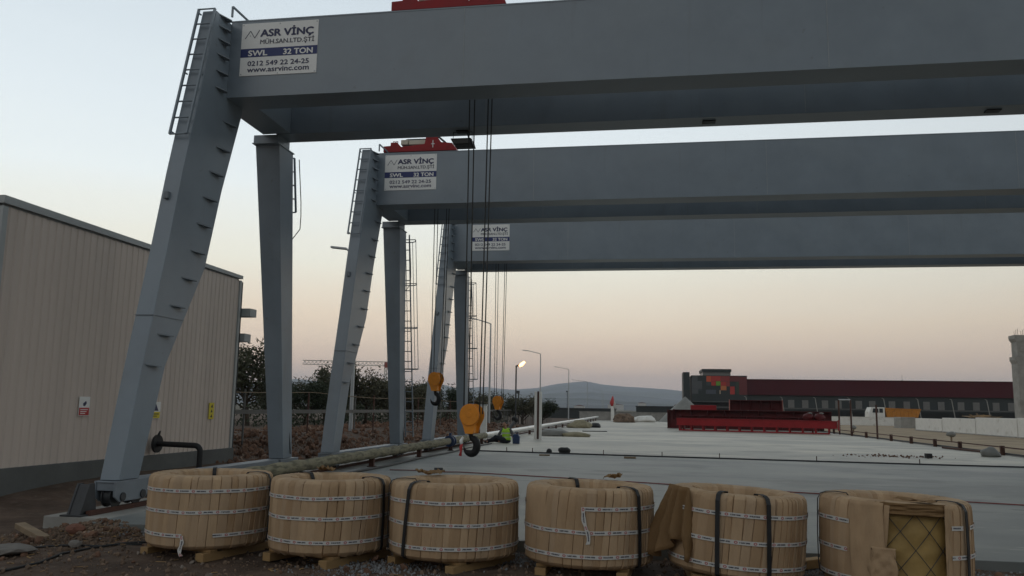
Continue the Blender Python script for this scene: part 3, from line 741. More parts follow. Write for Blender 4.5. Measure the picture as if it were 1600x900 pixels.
# ------------------------------------------------------------------ pipeline along the rail
pl = thing('pipeline', 'long pipeline on short brown posts along the crane rail, wrapped near and silver far', 'pipeline', (-6.78, 0, 0))
def pz(y): return .30+.0016*(y-14)
b = MB(); path = []; rad = []; y = 13.2
while y < 28.0: path.append(V(noise.noise(V(y*.6, 0, 3))*.02, y, pz(y)+noise.noise(V(y*.7, 2, 0))*.015)); rad.append(.115+.014*noise.noise(V(y*3, 1, 1))+.01*math.sin(y*7)); y += .14
b.tube(path, rad, 14); b.build('wrapped_pipe', M['wrapped'], pl, smooth=True)
b = MB(); b.cyl((0, 28.02, pz(28)), (0, 28.1, pz(28)), .19, 20); b.cyl((0, 28.3, pz(28)), (0, 28.38, pz(28)), .19, 20); b.cyl((0, 28.1, pz(28)), (0, 28.3, pz(28)), .13, 16); b.cyl((0, 28.2, pz(28)), (0, 28.2, pz(28)+.28), .05, 10); b.build('valve', M['blue'], pl)
y = 28.4; k = 0
while y < 112:
    y2 = min(112, y+6); b = MB(); b.cyl((0, y, pz(y)), (0, y2-.02, pz(y2)), .115 if k % 3 else .122, 16); b.build('silver_pipe', M['silver'] if k else M['wrapped'], pl, smooth=True, auto=40); y = y2; k += 1
yy = [15.4, 20.0, 24.3, 28.3, 33.7, 38.3]+[43.0+4.6*i for i in range(15)]
for y in yy:
    b = MB(); b.box(-.06, .06, y-.05, y+.05, .0, pz(y)-.1); b.box(-.1, .1, y-.08, y+.08, 0.0, .015); b.build('support_post', M['rust'], pl)
# thin conduit beside the slab edge
t = thing('conduit', 'thin dark conduit lying on the slab under the wrapped pipeline', 'conduit', (0, 0, 0))
b = MB(); b.tube([(-6.45+.05*math.sin(y), y, .03) for y in [13+1.0*i for i in range(22)]], .025, 6); b.build('tube', M['dark_steel'], t)
t = tag(MB().bar((-7.0, 19.6, .23), (-7.0, 27.6, .26), .1, .05).build('steel_bar', M['galv']), 'long pale steel bar lying behind the wrapped pipeline', 'steel bar')

# ------------------------------------------------------------------ fence with guard rail
FX = -12.5
fz = lambda y: gh(FX, y)
fn = thing('guard_fence', 'long grey guard rail fence with thin posts before the olive trees', 'fence', (FX, 0, 0))
y = 22.0
while y < 66: 
    b = MB(); b.bar((0, y, 1.235), (0, min(y+6, 66.5)-.03, 1.235), .06, .13); b.build('rail', M['dullgalv'], fn); y += 6
posts = [22+2.5*i for i in range(18)]+[66+1.6*i for i in range(26)]
for k, y in enumerate(posts):
    b = MB(); top = 1.95 if y < 66 else 1.3; b.box(-.025-.055, .025-.055, y-.025, y+.025, fz(y)-.2, top); b.build('post', M['dullgalv'] if k % 3 else M['rust'], fn)
b = MB(); b.tube([(-.02, y, 1.95-.12*abs(math.sin(y*.21))) for y in [21+.8*i for i in range(58)]], .014, 5); b.build('wire', M['oldwood'], fn)
b = MB(); b.bar((0, 66.5, 1.28), (0, 108, 1.22), .05, .07); b.build('rail', M['dullgalv'], fn)
for i in range(60): b = MB(); b.box(-.01, .01, 66.2+.7*i, 66.23+.7*i, fz(66+.7*i), 1.25); b.build('bar', M['dullgalv'], fn)

# rubble bank of red brown rocks
def rocks(name, label, cat, n, region, size, mt, zf=gh, sink=.3, protos=6):
    me_v, me_f = [], []; pr = []
    for k in range(protos):
        q = MB().blob((0, 0, 0), (1, random.uniform(.6, .9), random.uniform(.45, .8)), k+n, 1, .5, 1.2); pr.append(q)
    from mathutils import Euler
    b = MB()
    for i in range(n):
        x, y = region(); s = size(); q = pr[i % protos]; E_ = Euler((random.random()*6, random.random()*6, random.random()*6)).to_matrix()
        o = Vector((x, y, zf(x, y)+s*(1-sink)*.5)); b.add([E_@Vector(v)*s+o for v in q.v], q.f)
    return tag(b.build(name, mt), label, cat, kind='stuff')
def reg1():
    y = 20.5+random.random()**1.5*45; return -8.7-random.random()*7.5, y
rocks('rubble', 'red brown rubble bank behind the crane legs', 'rubble', 9000, reg1, lambda: .025+.15*random.random()**5, M['rubble'])
def reg2():
    if random.random() < .42: return random.gauss(-6.8, .6), random.gauss(9.65, .35)
    return random.uniform(-9.5, 4.2), random.uniform(6.6, 9.55)
rocks('loose_stones', 'brown stones and rubble strewn over the foreground earth', 'stones', 11000, lambda: reg2(), lambda: .006+.03*random.random()**5, M['gravel'])
rocks('clods', 'earth clods and broken stones on the rubble heap and foreground', 'stones', 150, reg2, lambda: .025+.045*random.random()**2, M['rubble'])
def chips():
    b = MB(); rnd = random.Random(4)
    for i in range(420):
        x, y = reg2(); b.rbox((x, y, gh(x, y)+.008), (rnd.uniform(.02, .12), rnd.uniform(.006, .02), .006), (rnd.uniform(-.2, .2), rnd.uniform(-.2, .2), rnd.random()*6))
    return tag(b.build('wood_splinters', M['wood']), 'pale wood splinters littering the foreground earth', 'splinters', kind='stuff')
chips()
def reg3():
    c = random.choice([(-5.9, 9.75, .28, .2), (-2.75, 8.3, .4, .25), (1.55, 9.2, .25, .2), (3.4, 9.0, .6, .3), (-1.2, 9.2, .4, .25)]); return random.gauss(c[0], c[2]), min(9.57, random.gauss(c[1], c[3]))
rocks('crushed_stone', 'grey crushed stone between the coils and the slab edge', 'crushed stone', 3500, reg3, lambda: .008+.014*random.random()**2, M['greygravel'])

# ------------------------------------------------------------------ wrapped coils on pallets
R0 = .65
def coil(cx, cy, Rr, tilt, turn, label, straps, tapes, loose=None, gap=None, seed=0, zt=.75, flap=False, ragged=0):
    rnd = random.Random(seed)
    t = thing('wrapped_coil', label, 'wrapped coil', (cx, cy, -.02), (R(tilt[0]), R(tilt[1]), 0), 'paper wrapped wire coils standing in a row')
    # strips: every strip overlaps the next, so the radius saws; lean drifts the edges sideways with height
    ns = 54; lean = .12; H = zt; rin = Rr*.6
    edges = []; a = 0
    while a < 2*pi-.05:
        edges.append(a); a += rnd.uniform(.075, .165)
    nst = len(edges); hs = [rnd.uniform(-.002, .002) for _ in edges]; sl = [lean+rnd.uniform(-.05, .05) for _ in edges]; gp = [rnd.choice((.012, .015, .02, .03, .05)) for _ in edges]
    TOPK = 10+8; prof = [(0, Rr-.05), (.015, Rr-.022), (.04, Rr-.004), (.1, Rr)]+[(q_, Rr+.004*math.sin(pi*q_/H)) for q_ in [.1+(H-.2)*i_/12 for i_ in range(1, 12)]]+[(H-.075, Rr), (H-.035, Rr-.008), (H-.013, Rr-.026), (H-.003, Rr-.055), (H, Rr-.11), (H-.004, rin+.06), (H-.02, rin+.02), (H-.06, rin), (H*.5, rin), (.02, rin)]
    cols = []
    for i, e in enumerate(edges):
        e2 = edges[(i+1) % nst]+(2*pi if i == nst-1 else 0); wv = e2-e
        for u, dr in ((0.0, .0075), (.1, .0068), (.5, .0035), (1-gp[i]*2, -.001), (1-gp[i]*1.6, -.024), (.995, -.024)): cols.append((e+wv*u, dr+hs[i]*.8, sl[i], i, u))
    n = len(cols)
    def surf(a, z, rr, dr=0, s_=lean): 
        a2 = a+s_*(z-H/2)/Rr*.6
        return (rr+dr)*math.cos(a2), (rr+dr)*math.sin(a2), z
    def lump(a, z): return .004*noise.noise(V(math.cos(a)*3+seed, math.sin(a)*3, z*3))+.006*noise.noise(V(math.cos(a)*1.2+seed*2, math.sin(a)*1.2, z*.8+4))
    def ingap(a):
        if not gap: return False
        a = (a-turn) % (2*pi); return gap[0] < a < gap[1]
    b = MB(); vs = []; fs = []
    for k, (z, rr) in enumerate(prof):
        for (a, dr, s_, i, u) in cols:
            wv = 1 if k < TOPK else max(0, .8-.2*(k-TOPK))
            if dr < -.01: dr = -.0015-.022*max(0, min(1, 1.6*noise.noise(V(i*3.7+seed, z*2.6, i*1.1))+.75))
            a = a+.010*noise.noise(V(i*2.3, z*3.5, seed))*(u*(1-u)*4*.3+.7 if u < .5 else 1)*(0 if u == 0 else 1)
            zz = z+(rnd.uniform(-.004, .004) if k in (TOPK-1, TOPK) else 0)
            if ragged and k == 0 and (i*7) % 5 < 2: zz -= ragged*.5*(u)
            vs.append(surf(a, zz, rr+lump(a, z)*(1 if k < TOPK+1 else .5), dr*wv, s_))
    for k in range(len(prof)-1):
        for j in range(n):
            aa = cols[j][0]
            if gap and k < TOPK-1 and ingap(aa) : continue
            fs.append((k*n+j, k*n+(j+1) % n, (k+1)*n+(j+1) % n, (k+1)*n+j))
    b.add(vs, fs); w_ = b.build('paper_wrap', M['paper'], t, smooth=True, auto=28)
    for k in PAPERS: w_.data.materials.append(k)
    pick = [rnd.choice((0, 0, 1, 2, 3)) for _ in edges]
    for pg in w_.data.polygons: pg.material_index = pick[cols[pg.vertices[0] % n][3]]
    # printed tapes round the flank
    for z, segs in tapes:
        for a0, a1 in segs:
            bm = MB(); uvs = []; m_ = max(4, int(abs(a1-a0)/.03)); vs = []
            for q in range(m_+1):
                a = turn+a0+(a1-a0)*q/m_; wob = .006*noise.noise(V(a*2, z*9, seed))
                for h in (-.019, .019):
                    rr = Rr+.017+lump(a, z); vs.append((rr*math.cos(a), rr*math.sin(a), z+h+wob))
            fs = [(2*q, 2*q+2, 2*q+3, 2*q+1) for q in range(m_)]
            bm.add(vs, fs); o = bm.build('printed_tape', M['tape'], t, smooth=True)
            ul = o.data.uv_layers.new(name='UVMap')
            for lp in o.data.loops:
                ul.data[lp.index].uv = ((lp.vertex_index//2)*(abs(a1-a0)/m_)*Rr+z*.37, lp.vertex_index % 2)
    # black straps round the ring section
    for sa, sk in straps:
        sp = [(.0, Rr-.03), (.03, Rr+.016), (.1, Rr+.024), (H*.5, Rr+.03), (H-.06, Rr+.026), (H-.012, Rr+.004), (H+.008, Rr-.05), (H+.012, (Rr+rin)/2), (H+.004, rin+.03), (H-.05, rin-.012), (H*.4, rin-.012)]
        b = MB(); hw = .021/Rr
        inner = []; outer = []
        for z, rr in sp:
            a = turn+sa+sk*(z/H-.5)
            for s2 in (-1, 1):
                a2 = a+s2*hw*(Rr/max(rr, .3)); inner.append((rr*math.cos(a2), rr*math.sin(a2), z)); 
                q = rr+.006 if z < H-.02 and rr > rin+.1 else (rr-.006 if rr < rin+.05 else rr); outer.append((q*math.cos(a2), q*math.sin(a2), z+(.006 if z > H-.04 else 0)))
        k = len(sp); b.add(inner+outer, [(2*i, 2*i+1, 2*i+3, 2*i+2) for i in range(k-1)]+[(2*k+2*i, 2*k+2*i+1, 2*k+2*i+3, 2*k+2*i+2) for i in range(k-1)]+[(2*i, 2*i+2, 2*k+2*i+2, 2*k+2*i) for i in range(k-1)]+[(2*i+1, 2*i+3, 2*k+2*i+3, 2*k+2*i+1) for i in range(k-1)])
        b.build('strap', M['black'], t)
    # wire turns inside the ring, glimpsed in the hole
    b = MB(); b.add([(rr*math.cos(2*pi*j/48), rr*math.sin(2*pi*j/48), z) for z, rr in ((.03, rin+.02), (H-.1, rin+.02)) for j in range(48)], [(j, (j+1) % 48, 48+(j+1) % 48, 48+j) for j in range(48)]); b.build('core', M['paper_dark'], t, smooth=True)
    # loose torn paper on the top
    for (la, lr, ls, lz) in loose or []:
        b = MB(); n_ = 7; c = V(lr*math.cos(turn+la), lr*math.sin(turn+la), H+.012); d0 = rnd.uniform(0, 6)
        vs = []
        for i in range(n_+1):
            for j in range(4):
                u = i/n_-.5; vv = j/3-.5
                p = V(u*ls*1.8, vv*ls*.7, lz*(.5+.7*noise.noise(V(i*1.1+seed, j*1.3, la*3)))*(.4+1.2*abs(vv)+.6*(i % 2)))
                p.z = max(p.z, .002); ca, sa_ = math.cos(d0), math.sin(d0)
                vs.append(c+V(p.x*ca-p.y*sa_, p.x*sa_+p.y*ca, p.z))
        fs = [(i*4+j, (i+1)*4+j, (i+1)*4+j+1, i*4+j+1) for i in range(n_) for j in range(3)]
        b.add(vs, fs); o = b.build('torn_paper', M['paper_old'], t); so = o.modifiers.new('thick', 'SOLIDIFY'); so.thickness = .004
    return t, surf

def hanging_tape(t, Rr, a, z0, length, out, seed):
    b = MB(); n = 12; vs = []
    for i in range(n+1):
        u = i/n; z = z0-length*u; aa = a+.05*math.sin(u*5+seed)*u+.05*u
        for s_ in (-1, 1):
            a2 = aa+s_*.021/Rr*(1-.3*math.sin(u*9)**2); rr = Rr+.025+out*u; vs.append((rr*math.cos(a2), rr*math.sin(a2), z+s_*.005*math.sin(u*7)))
    b.add(vs, [(2*q, 2*q+2, 2*q+3, 2*q+1) for q in range(n)]); o = b.build('hanging_tape', M['tape'], t, smooth=True)
    ul = o.data.uv_layers.new(name='UVMap')
    for lp in o.data.loops: ul.data[lp.index].uv = ((lp.vertex_index//2)*length/n, lp.vertex_index % 2)

FULL = [(0, 2*pi)]
A = lambda deg: R(deg)        # angles measured from +X, front of every coil is about -90
def facing(cx, cy): return math.atan2(-cy, -cx)   # direction from coil to camera
data = []
# coil 1
f1 = facing(-4.85, 8.83)
c1, _ = coil(-4.85, 8.83, .648, (0, 0), 0, 'paper wrapped coil with a loose tape end at its foot, beside the leg', [(f1+R(64), 0), (f1+R(178), 0)],
     [(.60, FULL), (.385, FULL), (.15, [(f1-R(100), f1-R(24)), (f1+R(3), f1+R(200))])], None, seed=1)
hanging_tape(c1, .648, f1-R(24), .15, .2, .02, 1)
f2 = facing(-3.42, 8.78)
c2, _ = coil(-3.42, 8.78, .632, (0, 0), 0, 'paper wrapped coil with a frayed lower edge, second from the left end', [(f2+R(55), 0), (f2+R(215), 0)],
     [(.575, FULL), (.375, FULL), (.14, FULL)], [(f2+R(188), .53, .12, .07)], seed=2, ragged=.03)
f3 = facing(-2.06, 8.85)
c3, _ = coil(-2.06, 8.85, .672, (0, 0), 0, 'paper wrapped coil with a slanting black strap on its left, torn paper on top', [(f3-R(44), .12), (f3-R(82), .05)],
     [(.57, FULL), (.355, FULL), (.13, FULL)], [(f3-R(140), .54, .13, .06), (f3-R(160), .55, .14, .04)], seed=3)
f4 = facing(-.625, 8.8)
c4, _ = coil(-.625, 8.8, .648, (0, .6), 0, 'paper wrapped coil with a tape strip dangling down its front, right of the gap', [(f4+R(46), -.05), (f4+R(200), 0)],
     [(.57, [(f4-R(5), f4+R(140)), (f4-R(140), f4-R(75))]), (.35, FULL), (.125, FULL)], [(f4+R(152), .54, .11, .07)], seed=4)
hanging_tape(c4, .648, f4-R(5), .585, .34, .012, 4)
f5 = facing(.82, 8.66)
c5, _ = coil(.82, 8.66, .642, (0, 3.2), 0, 'leaning paper wrapped coil with two black straps and a paper flap hanging off', [(f5-R(15), -.03), (f5+R(25), -.05)],
     [(.575, FULL), (.335, FULL), (.11, FULL)], None, seed=5)
f6 = facing(2.25, 8.48)
c6, _ = coil(2.25, 8.48, .645, (0, 1.2), 0, 'torn paper wrapped coil showing its netted ochre core, rightmost in the row', [(f6+R(60), -.04), (f6-R(80), 0)],
     [(.55, [(f6-R(120), f6-R(34)), (f6+R(43), f6+R(56)), (f6+R(66), f6+R(150))]), (.3, [(f6-R(120), f6-R(36)), (f6+R(43), f6+R(150))]), (.06, [(f6-R(120), f6-R(30)), (f6+R(43), f6+R(150))])],
     [(f6+R(20), .5, .18, .02)], gap=(f6+R(-7)-2*pi*math.floor((f6-R(7))/(2*pi)), f6+R(40)-2*pi*math.floor((f6-R(7))/(2*pi))), seed=6)
# paper flap hanging from coil 5: gathered at the rim, fanning out in folds to the left
b = MB(); vs = []; n1, n2 = 12, 24
for i in range(n1+1):
    u = i/n1
    for j in range(n2+1):
        v = j/n2; a = f5-R(74)+R(34)*v+R(8)*u*(v-.6)
        rr = .668+.2*u**1.2*(1-v)**1.3+(.026+.04*u)*math.sin(v*21+1.9*math.sin(u*3))+.035*u*noise.noise(V(v*6, u*5, 3))+.015*noise.noise(V(v*15, u*9, 8))
        vs.append((rr*math.cos(a), rr*math.sin(a),   .765-(.6+.1*math.sin(v*7))*u-.02*u*math.sin(v*15)))
b.add(vs, [(i*(n2+1)+j, i*(n2+1)+j+1, (i+1)*(n2+1)+j+1, (i+1)*(n2+1)+j) for i in range(n1) for j in range(n2)])
o = b.build('paper_flap', M['paper_old'], c5, smooth=True); o.modifiers.new('thick', 'SOLIDIFY').thickness = .004
# opened front of coil 6: netted core and folded paper beside it
def arc_patch(name, mt, par, Rr, a0, a1, z0, z1, parent, bulge=0, na=26, nz_=22, wob=0, edge=0):
    b = MB(); vs = []
    for k in range(nz_+1):
        for j in range(na+1):
            u = j/na; w2 = k/nz_; a = a0+(a1-a0)*u+edge*(noise.noise(V(w2*3, 1, u)))*(1 if j in (0, na) else 0); z = z0+(z1-z0)*w2; rr = Rr+bulge*math.sin(pi*u)+wob*noise.noise(V(u*4, w2*5, 2))+wob*.45*abs(noise.noise(V(u*9+w2*3, w2*11-u*4, 7)))-wob*.5*abs(noise.noise(V(u*3-w2*6, 5, w2*4)))
            vs.append((rr*math.cos(a), rr*math.sin(a), z))
    b.add(vs, [(k*(na+1)+j, k*(na+1)+j+1, (k+1)*(na+1)+j+1, (k+1)*(na+1)+j) for k in range(nz_) for j in range(na)])
    o = b.build(name, mt, parent, smooth=True); o.modifiers.new('thick', 'SOLIDIFY').thickness = .004; return o
core = arc_patch('core', M['net'], None, .585, f6-R(14), f6+R(46), .0, .7, c6, wob=.02)
b = MB()
for k in range(-5, 7):
    for sg in (-1, 1):
        pts = []
        for i in range(31):
            z = .01+.69*i/30; a = f6+R(16)+R(23)*k+sg*R(15)*(z-.35)/.2
            if f6-R(12) < a < f6+R(44): pts.append(V(.605*math.cos(a), .605*math.sin(a), z))
        if len(pts) > 1: b.tube(pts, .0032, 5)
b.build('wire_netting', M['dark_steel'], c6)
arc_patch('folded_paper', M['paper'], None, .668, f6-R(33), f6-R(7), .0, .74, c6, wob=.009, edge=.03)
arc_patch('folded_paper', M['paper'], None, .675, f6-R(17), f6+R(1), .0, .36, c6, wob=.012, edge=.1)
arc_patch('folded_paper', M['paper_old'], None, .64, f6-R(10), f6+R(40), .645, .745, c6, wob=.016)
arc_patch('folded_paper', M['paper'], None, .655, f6+R(38), f6+R(48), .0, .74, c6, wob=.008)

# timber pallets below
def pallet(x, y, rot, label):
    t = thing('pallet', label, 'pallet', (x, y, -.135), (0, 0, R(rot)), 'timber pallets under the coils')
    for ox in (-.4, .4):
        b = MB(); b.box(ox-.055, ox+.055, -.5, .5, 0, .085); b.build('bearer', M['wood'], t, bevel=.004)
    for i in range(5):
        b = MB(); yy_ = -.36+.18*i; b.box(-.46, .46, yy_-.05, yy_+.05, .0855, .113); b.build('board', M['wood'], t, bevel=.003)
for (x, y, a, lb) in ((-4.85, 8.80, -16, 'timber pallet under the coil with the loose tape end'), (-3.42, 8.76, -22, 'timber pallet under the coil with the frayed lower edge'), (-2.06, 8.8, -28, 'timber pallet under the coil with the slanting strap'),
                      (-.625, 8.8, -5, 'timber pallet under the coil with the dangling tape strip'), (.82, 8.66, 4, 'timber pallet under the leaning coil with two straps'), (2.25, 8.5, 12, 'timber pallet under the torn coil at right')):
    pallet(x, y, a, lb)

# ------------------------------------------------------------------ foreground bits
tag(MB().rbox((-7.55, 9.45, -.12), (.75, .12, .07), (.03, .12, -.5)).build('timber_plank', M['oldwood'], bevel=.006), 'short pine plank on the earth in front of the rail beam', 'plank')
b = MB().blob((-7.0, 8.38, -.13), (.33, .22, .055), 3, 2, .25); tag(b.build('stone_slab', M['stone']), 'flat grey stone slab at the left edge of the foreground', 'stone')
b = MB().blob((-6.93, 9.42, -.06), (.12, .08, .075), 5, 2, .35); tag(b.build('brick_lump', M['brick']), 'red brown lump of broken brick on the rubble heap', 'brick')
b = MB().blob((-6.5, 8.85, -.13), (.075, .06, .05), 8, 2, .3); tag(b.build('pale_stone', M['stone']), 'pale rounded stone by the black cables', 'stone')
b = MB(); b.tube([(x, y, gh(x, y)+.012) for x, y in [(-6.35, 7.0), (-6.22, 7.5), (-6.2, 7.9), (-6.28, 8.35), (-6.2, 8.75), (-6.0, 8.98), (-5.6, 9.1)]], .014, 6); tag(b.build('cable', M['black'], smooth=True), 'black cable running towards the viewer over the foreground earth', 'cable')
b = MB(); b.tube([(x, y, gh(x, y)+.012) for x, y in [(-8.2, 8.75), (-7.7, 8.8), (-7.2, 8.84), (-6.7, 8.88), (-6.2, 8.95), (-5.7, 8.92)]], .013, 6); tag(b.build('cable', M['black'], smooth=True), 'black cable lying straight across the earth left of the first coil', 'cable')
tag(MB().rbox((1.52, 9.35, -.08), (.55, .14, .09), (.0, -.08, .35)).build('timber_block', M['wood'], bevel=.006), 'timber block lying between the two rightmost coils', 'timber')

# ------------------------------------------------------------------ things on the slab
b = MB(); pts = [(-6.0, 19.0), (-5.3, 19.1), (-4.9, 18.8), (-4.3, 18.95), (-2.73, 18.5), (-.3, 17.7), (2.2, 16.66), (6.2, 15.5), (12, 13.9)]
b.tube([(x, y, .014) for x, y in pts], .011, 6); tag(b.build('red_hose', M['hose'], smooth=True), 'thin red hose stretched across the slab behind the coils', 'hose')
t = thing('form_batten', 'long dark batten with small upright stakes across the slab', 'batten', (0, 0, 0))
b = MB()
for (x0, y0), (x1, y1) in (((-6.2, 28.3), (-1, 27.6)), ((-1, 27.6), (4, 27.1)), ((4, 27.1), (9, 26.75)), ((9, 26.75), (13.1, 26.6))): b.bar((x0, y0, .022), (x1, y1, .022), .045, .04)
b.build('batten', M['dark_steel'], t)
for x in (-4.8, -3.9, -1.5, .4, 2.2, 5.1, 8.0): 
    b = MB(); y = 28.3-(x+6.2)*.1+.02; b.box(x-.012, x+.012, y+.03, y+.05, 0, .16); b.build('stake', M['rust'], t)
def slab_block(name, label, cat, x, y, sx, sy, sz, rot, mt): tag(MB().rbox((x, y, sz/2+.002), (sx, sy, sz), (0, 0, rot)).build(name, mt, bevel=.004), label, cat)
slab_block('dark_block', 'dark block on the slab beside the red hose', 'block', -4.9, 19.3, .2, .09, .07, .2, M['dark_steel'])
slab_block('wood_offcut', 'weathered offcut on the slab below the black bag', 'offcut', -3.3, 26.6, .34, .16, .04, .1, M['oldwood'])
slab_block('wood_offcut', 'weathered offcut on the slab beside the batten, middle of the yard', 'offcut', -.6, 26.3, .36, .14, .05, -.1, M['oldwood'])
slab_block('black_box', 'small black box on the slab near the right rail', 'box', 9.5, 31, .2, .15, .16, .3, M['black'])
slab_block('wood_offcut', 'flat boards lying on the slab beyond the grey tarpaulins', 'offcut', -3.6, 56, 1.6, .5, .05, .2, M['dark_steel'])
b = MB().blob((-2.85, 28.3, .09), (.21, .16, .13), 4, 2, .3, flat=-.085); tag(b.build('black_bag', M['black'], smooth=True), 'black rounded bag lying on the slab near the batten', 'bag')
b = MB().blob((-3.35, 28.3, .06), (.1, .1, .09), 9, 2, .3, flat=-.055); tag(b.build('black_bag', M['black'], smooth=True), 'smaller black bundle left of the black bag', 'bag')
b = MB().blob((-5.2, 45.8, .1), (1.0, .9, .3), 12, 3, .25, flat=-.09); tag(b.build('tarp_heap', M['tarp'], smooth=True), 'grey tarpaulin heap beside the twin white posts', 'tarpaulin')
b = MB().blob((-3.9, 45.3, .05), (.8, .5, .2), 17, 3, .25, flat=-.045); tag(b.build('tarp_heap', M['straw'], smooth=True), 'low flat sacking heap right of the grey tarpaulin', 'sacking')
b = MB().blob((-5.4, 66, .12), (.95, .8, .5), 21, 3, .3, flat=-.11); tag(b.build('sack_heap', M['straw'], smooth=True), 'yellowish heap of sacking by the far pipeline', 'sacking')
b = MB().blob((-4.3, 68, .1), (.45, .4, .3), 22, 2, .3, flat=-.09); tag(b.build('black_bag', M['black'], smooth=True), 'black bag beside the yellowish sacking heap', 'bag')
b = MB().blob((-2.9, 98, .3), (1.2, .9, .75), 31, 3, .4, flat=-.29); tag(b.build('debris_heap', M['gravel']), 'dark debris heap at the far end of the yard', 'debris')
b = MB().blob((-.6, 104, .2), (1.3, .8, .6), 33, 3, .3, flat=-.19); tag(b.build('tarp_heap', M['whitepaint'], smooth=True), 'whitish covered heap at the far end of the yard', 'tarpaulin')
b = MB().blob((12.3, 33.2, .08), (.34, .28, .26), 41, 3, .25, flat=-.07); tag(b.build('tarp_heap', M['tarp'], smooth=True), 'rumpled grey cloth heap beside the right rail', 'cloth')
t = rocks('debris', 'thin scatter of debris on the slab near the right rail', 'debris', 120, lambda: (random.gauss(8.6, .8), random.gauss(31.5, .5)), lambda: .02+.04*random.random()**2, M['rubble'], zf=lambda x, y: 0)

# posts along the pipeline
t = thing('twin_post', 'pair of white posts with a dark red bar between, by the pipeline', 'post', (-5.3, 40, 0))
for x0, x1 in ((-.17, -.05), (.06, .18)):
    b = MB(); b.box(x0, x1, -.06, .06, 0, 2.28); b.build('post', M['whitepaint'], t, bevel=.008)
b = MB(); b.box(-.035, .045, -.05, .05, .02, 2.3); b.build('red_bar', M['rust'], t)
b = MB(); b.box(-.2, .22, -.1, .1, .0, .02); b.build('foot', M['whitepaint'], t)
t = thing('marker_post', 'white steel post behind the largest hook block', 'post', (-7.25, 36.4, 0))
b = MB(); b.box(-.14, .14, -.08, .08, -.2, 1.56); b.build('post', M['whitepaint'], t, bevel=.008); b = MB(); b.box(-.16, .16, -.1, .1, 1.56, 1.62); b.build('cap', M['galv'], t)
t = thing('flag_post', 'far white post topped by a furled red and white flag', 'flag', (-4.83, 112, 0))
b = MB(); b.box(-.22, .22, -.1, .1, 0, 1.9); b.build('post', M['whitepaint'], t, bevel=.01)
b = MB(); b.tube([(0, 0, 1.9), (0, 0, 3.3)], .04, 8); b.build('pole', M['whitepaint'], t)
b = MB(); b.tube([(.05, 0, 3.25), (.0, 0, 2.8), (-.08, 0, 2.3), (-.05, 0, 1.9)], [.05, .2, .3, .15], 8); b.build('flag', M['signred'], t, smooth=True)
b = MB(); b.tube([(.22, 0, 2.6), (.25, 0, 2.2), (.22, 0, 1.6)], [.05, .17, .12], 8); b.build('flag', M['farpale'], t, smooth=True)
t = thing('pipe_valve', 'dark valve with a round black wheel beside the seated worker', 'valve', (-6.55, 39.5, 0))
b = MB(); b.tube([(-.2, 0, .35), (.1, 0, .7), (.2, 0, .85)], .08, 8); b.build('stem', M['greycloth'], t); b = MB(); b.cyl((.17, -.04, .9), (.23, .04, .96), .17, 16); b.build('wheel', M['black'], t, bevel=.03)

# ------------------------------------------------------------------ street lamps and flood lamp
def lamp(d, arm, top, px, label):
    x = -12.6+.002*d
    t = thing('street_lamp', label, 'street lamp', (px, d, 0), group='street lamps along the road beyond the fence')
    b = MB(); b.tube([(0, 0, -1), (0, 0, top-.4)], [.1, .055], 8); b.build('pole', M['galv'], t, smooth=True, auto=40)
    b = MB(); b.tube([(0, 0, top-.45), (-.12, 0, top-.36), (-arm+.5, 0, top-.03)], [.05, .045, .035], 8); b.build('arm', M['galv'], t)
    b = MB(); b.rbox((-arm+.2, 0, top), (.75, .25, .09), (0, .12, 0)); b.build('lamp_head', M['galv'], t, bevel=.02)
lamp(34.6, 1.1, 8.45, -12.75, 'street lamp behind the middle crane, its head left of the front leg')
lamp(64, 1.7, 8.45, -12.33, 'street lamp between the ropes, right of the farthest crane legs')
lamp(98, 2.0, 8.3, -12.75, 'tall street lamp rising above the twin white posts')
lamp(135, 2.2, 8.2, -12.9, 'street lamp left of the mountain peak')
lamp(190, 3.4, 8.0, -13.9, 'street lamp in front of the mountain peak')
lamp(285, 3.0, 8.2, -15.8, 'distant thin street lamp right of the mountain peak')
lamp(345, 8.0, 8.3, -18.5, 'very distant faint street lamp, rightmost of the row')
b = thing('flood_lamp', 'lit orange lamp on a short pole in front of the mountains', 'lamp', (-12.0, 75, 0))
q = MB(); q.tube([(0, 0, -.5), (0, 0, 5.3)], .07, 8); q.build('pole', M['dark_steel'], b)
q = MB(); q.bar((0, 0, 5.28), (.35, 0, 5.35), .12, .14); q.build('arm', M['dark_steel'], b)
lm = bpy.data.materials.new('lit_lamp'); lm.use_nodes = True; bs = lm.node_tree.nodes['Principled BSDF']; bs.inputs['Emission Color'].default_value = (1, .5, .16, 1); bs.inputs['Emission Strength'].default_value = 5
q = MB(); q.tube([(.3, -.1, 5.25), (.5, -.12, 5.4), (.8, -.15, 5.66)], [.09, .16, .1], 10); q.build('lamp_head', lm, b, smooth=True)
for (px, d, top, lb) in ((-13.0, 83, 2.9, 'thin dark pole with a small head left of the lit lamp'), (-17.5, 180, 5, 'short dark pole beyond the fence, below the mountain peak')):
    t = thing('utility_pole', lb, 'pole', (px, d, 0)); q = MB(); q.tube([(0, 0, -.5), (0, 0, top)], .07, 6); q.build('pole', M['dark_steel'], t); q = MB(); q.box(-.25, .1, -.1, .1, top, top+.3); q.build('head', M['dark_steel'], t)

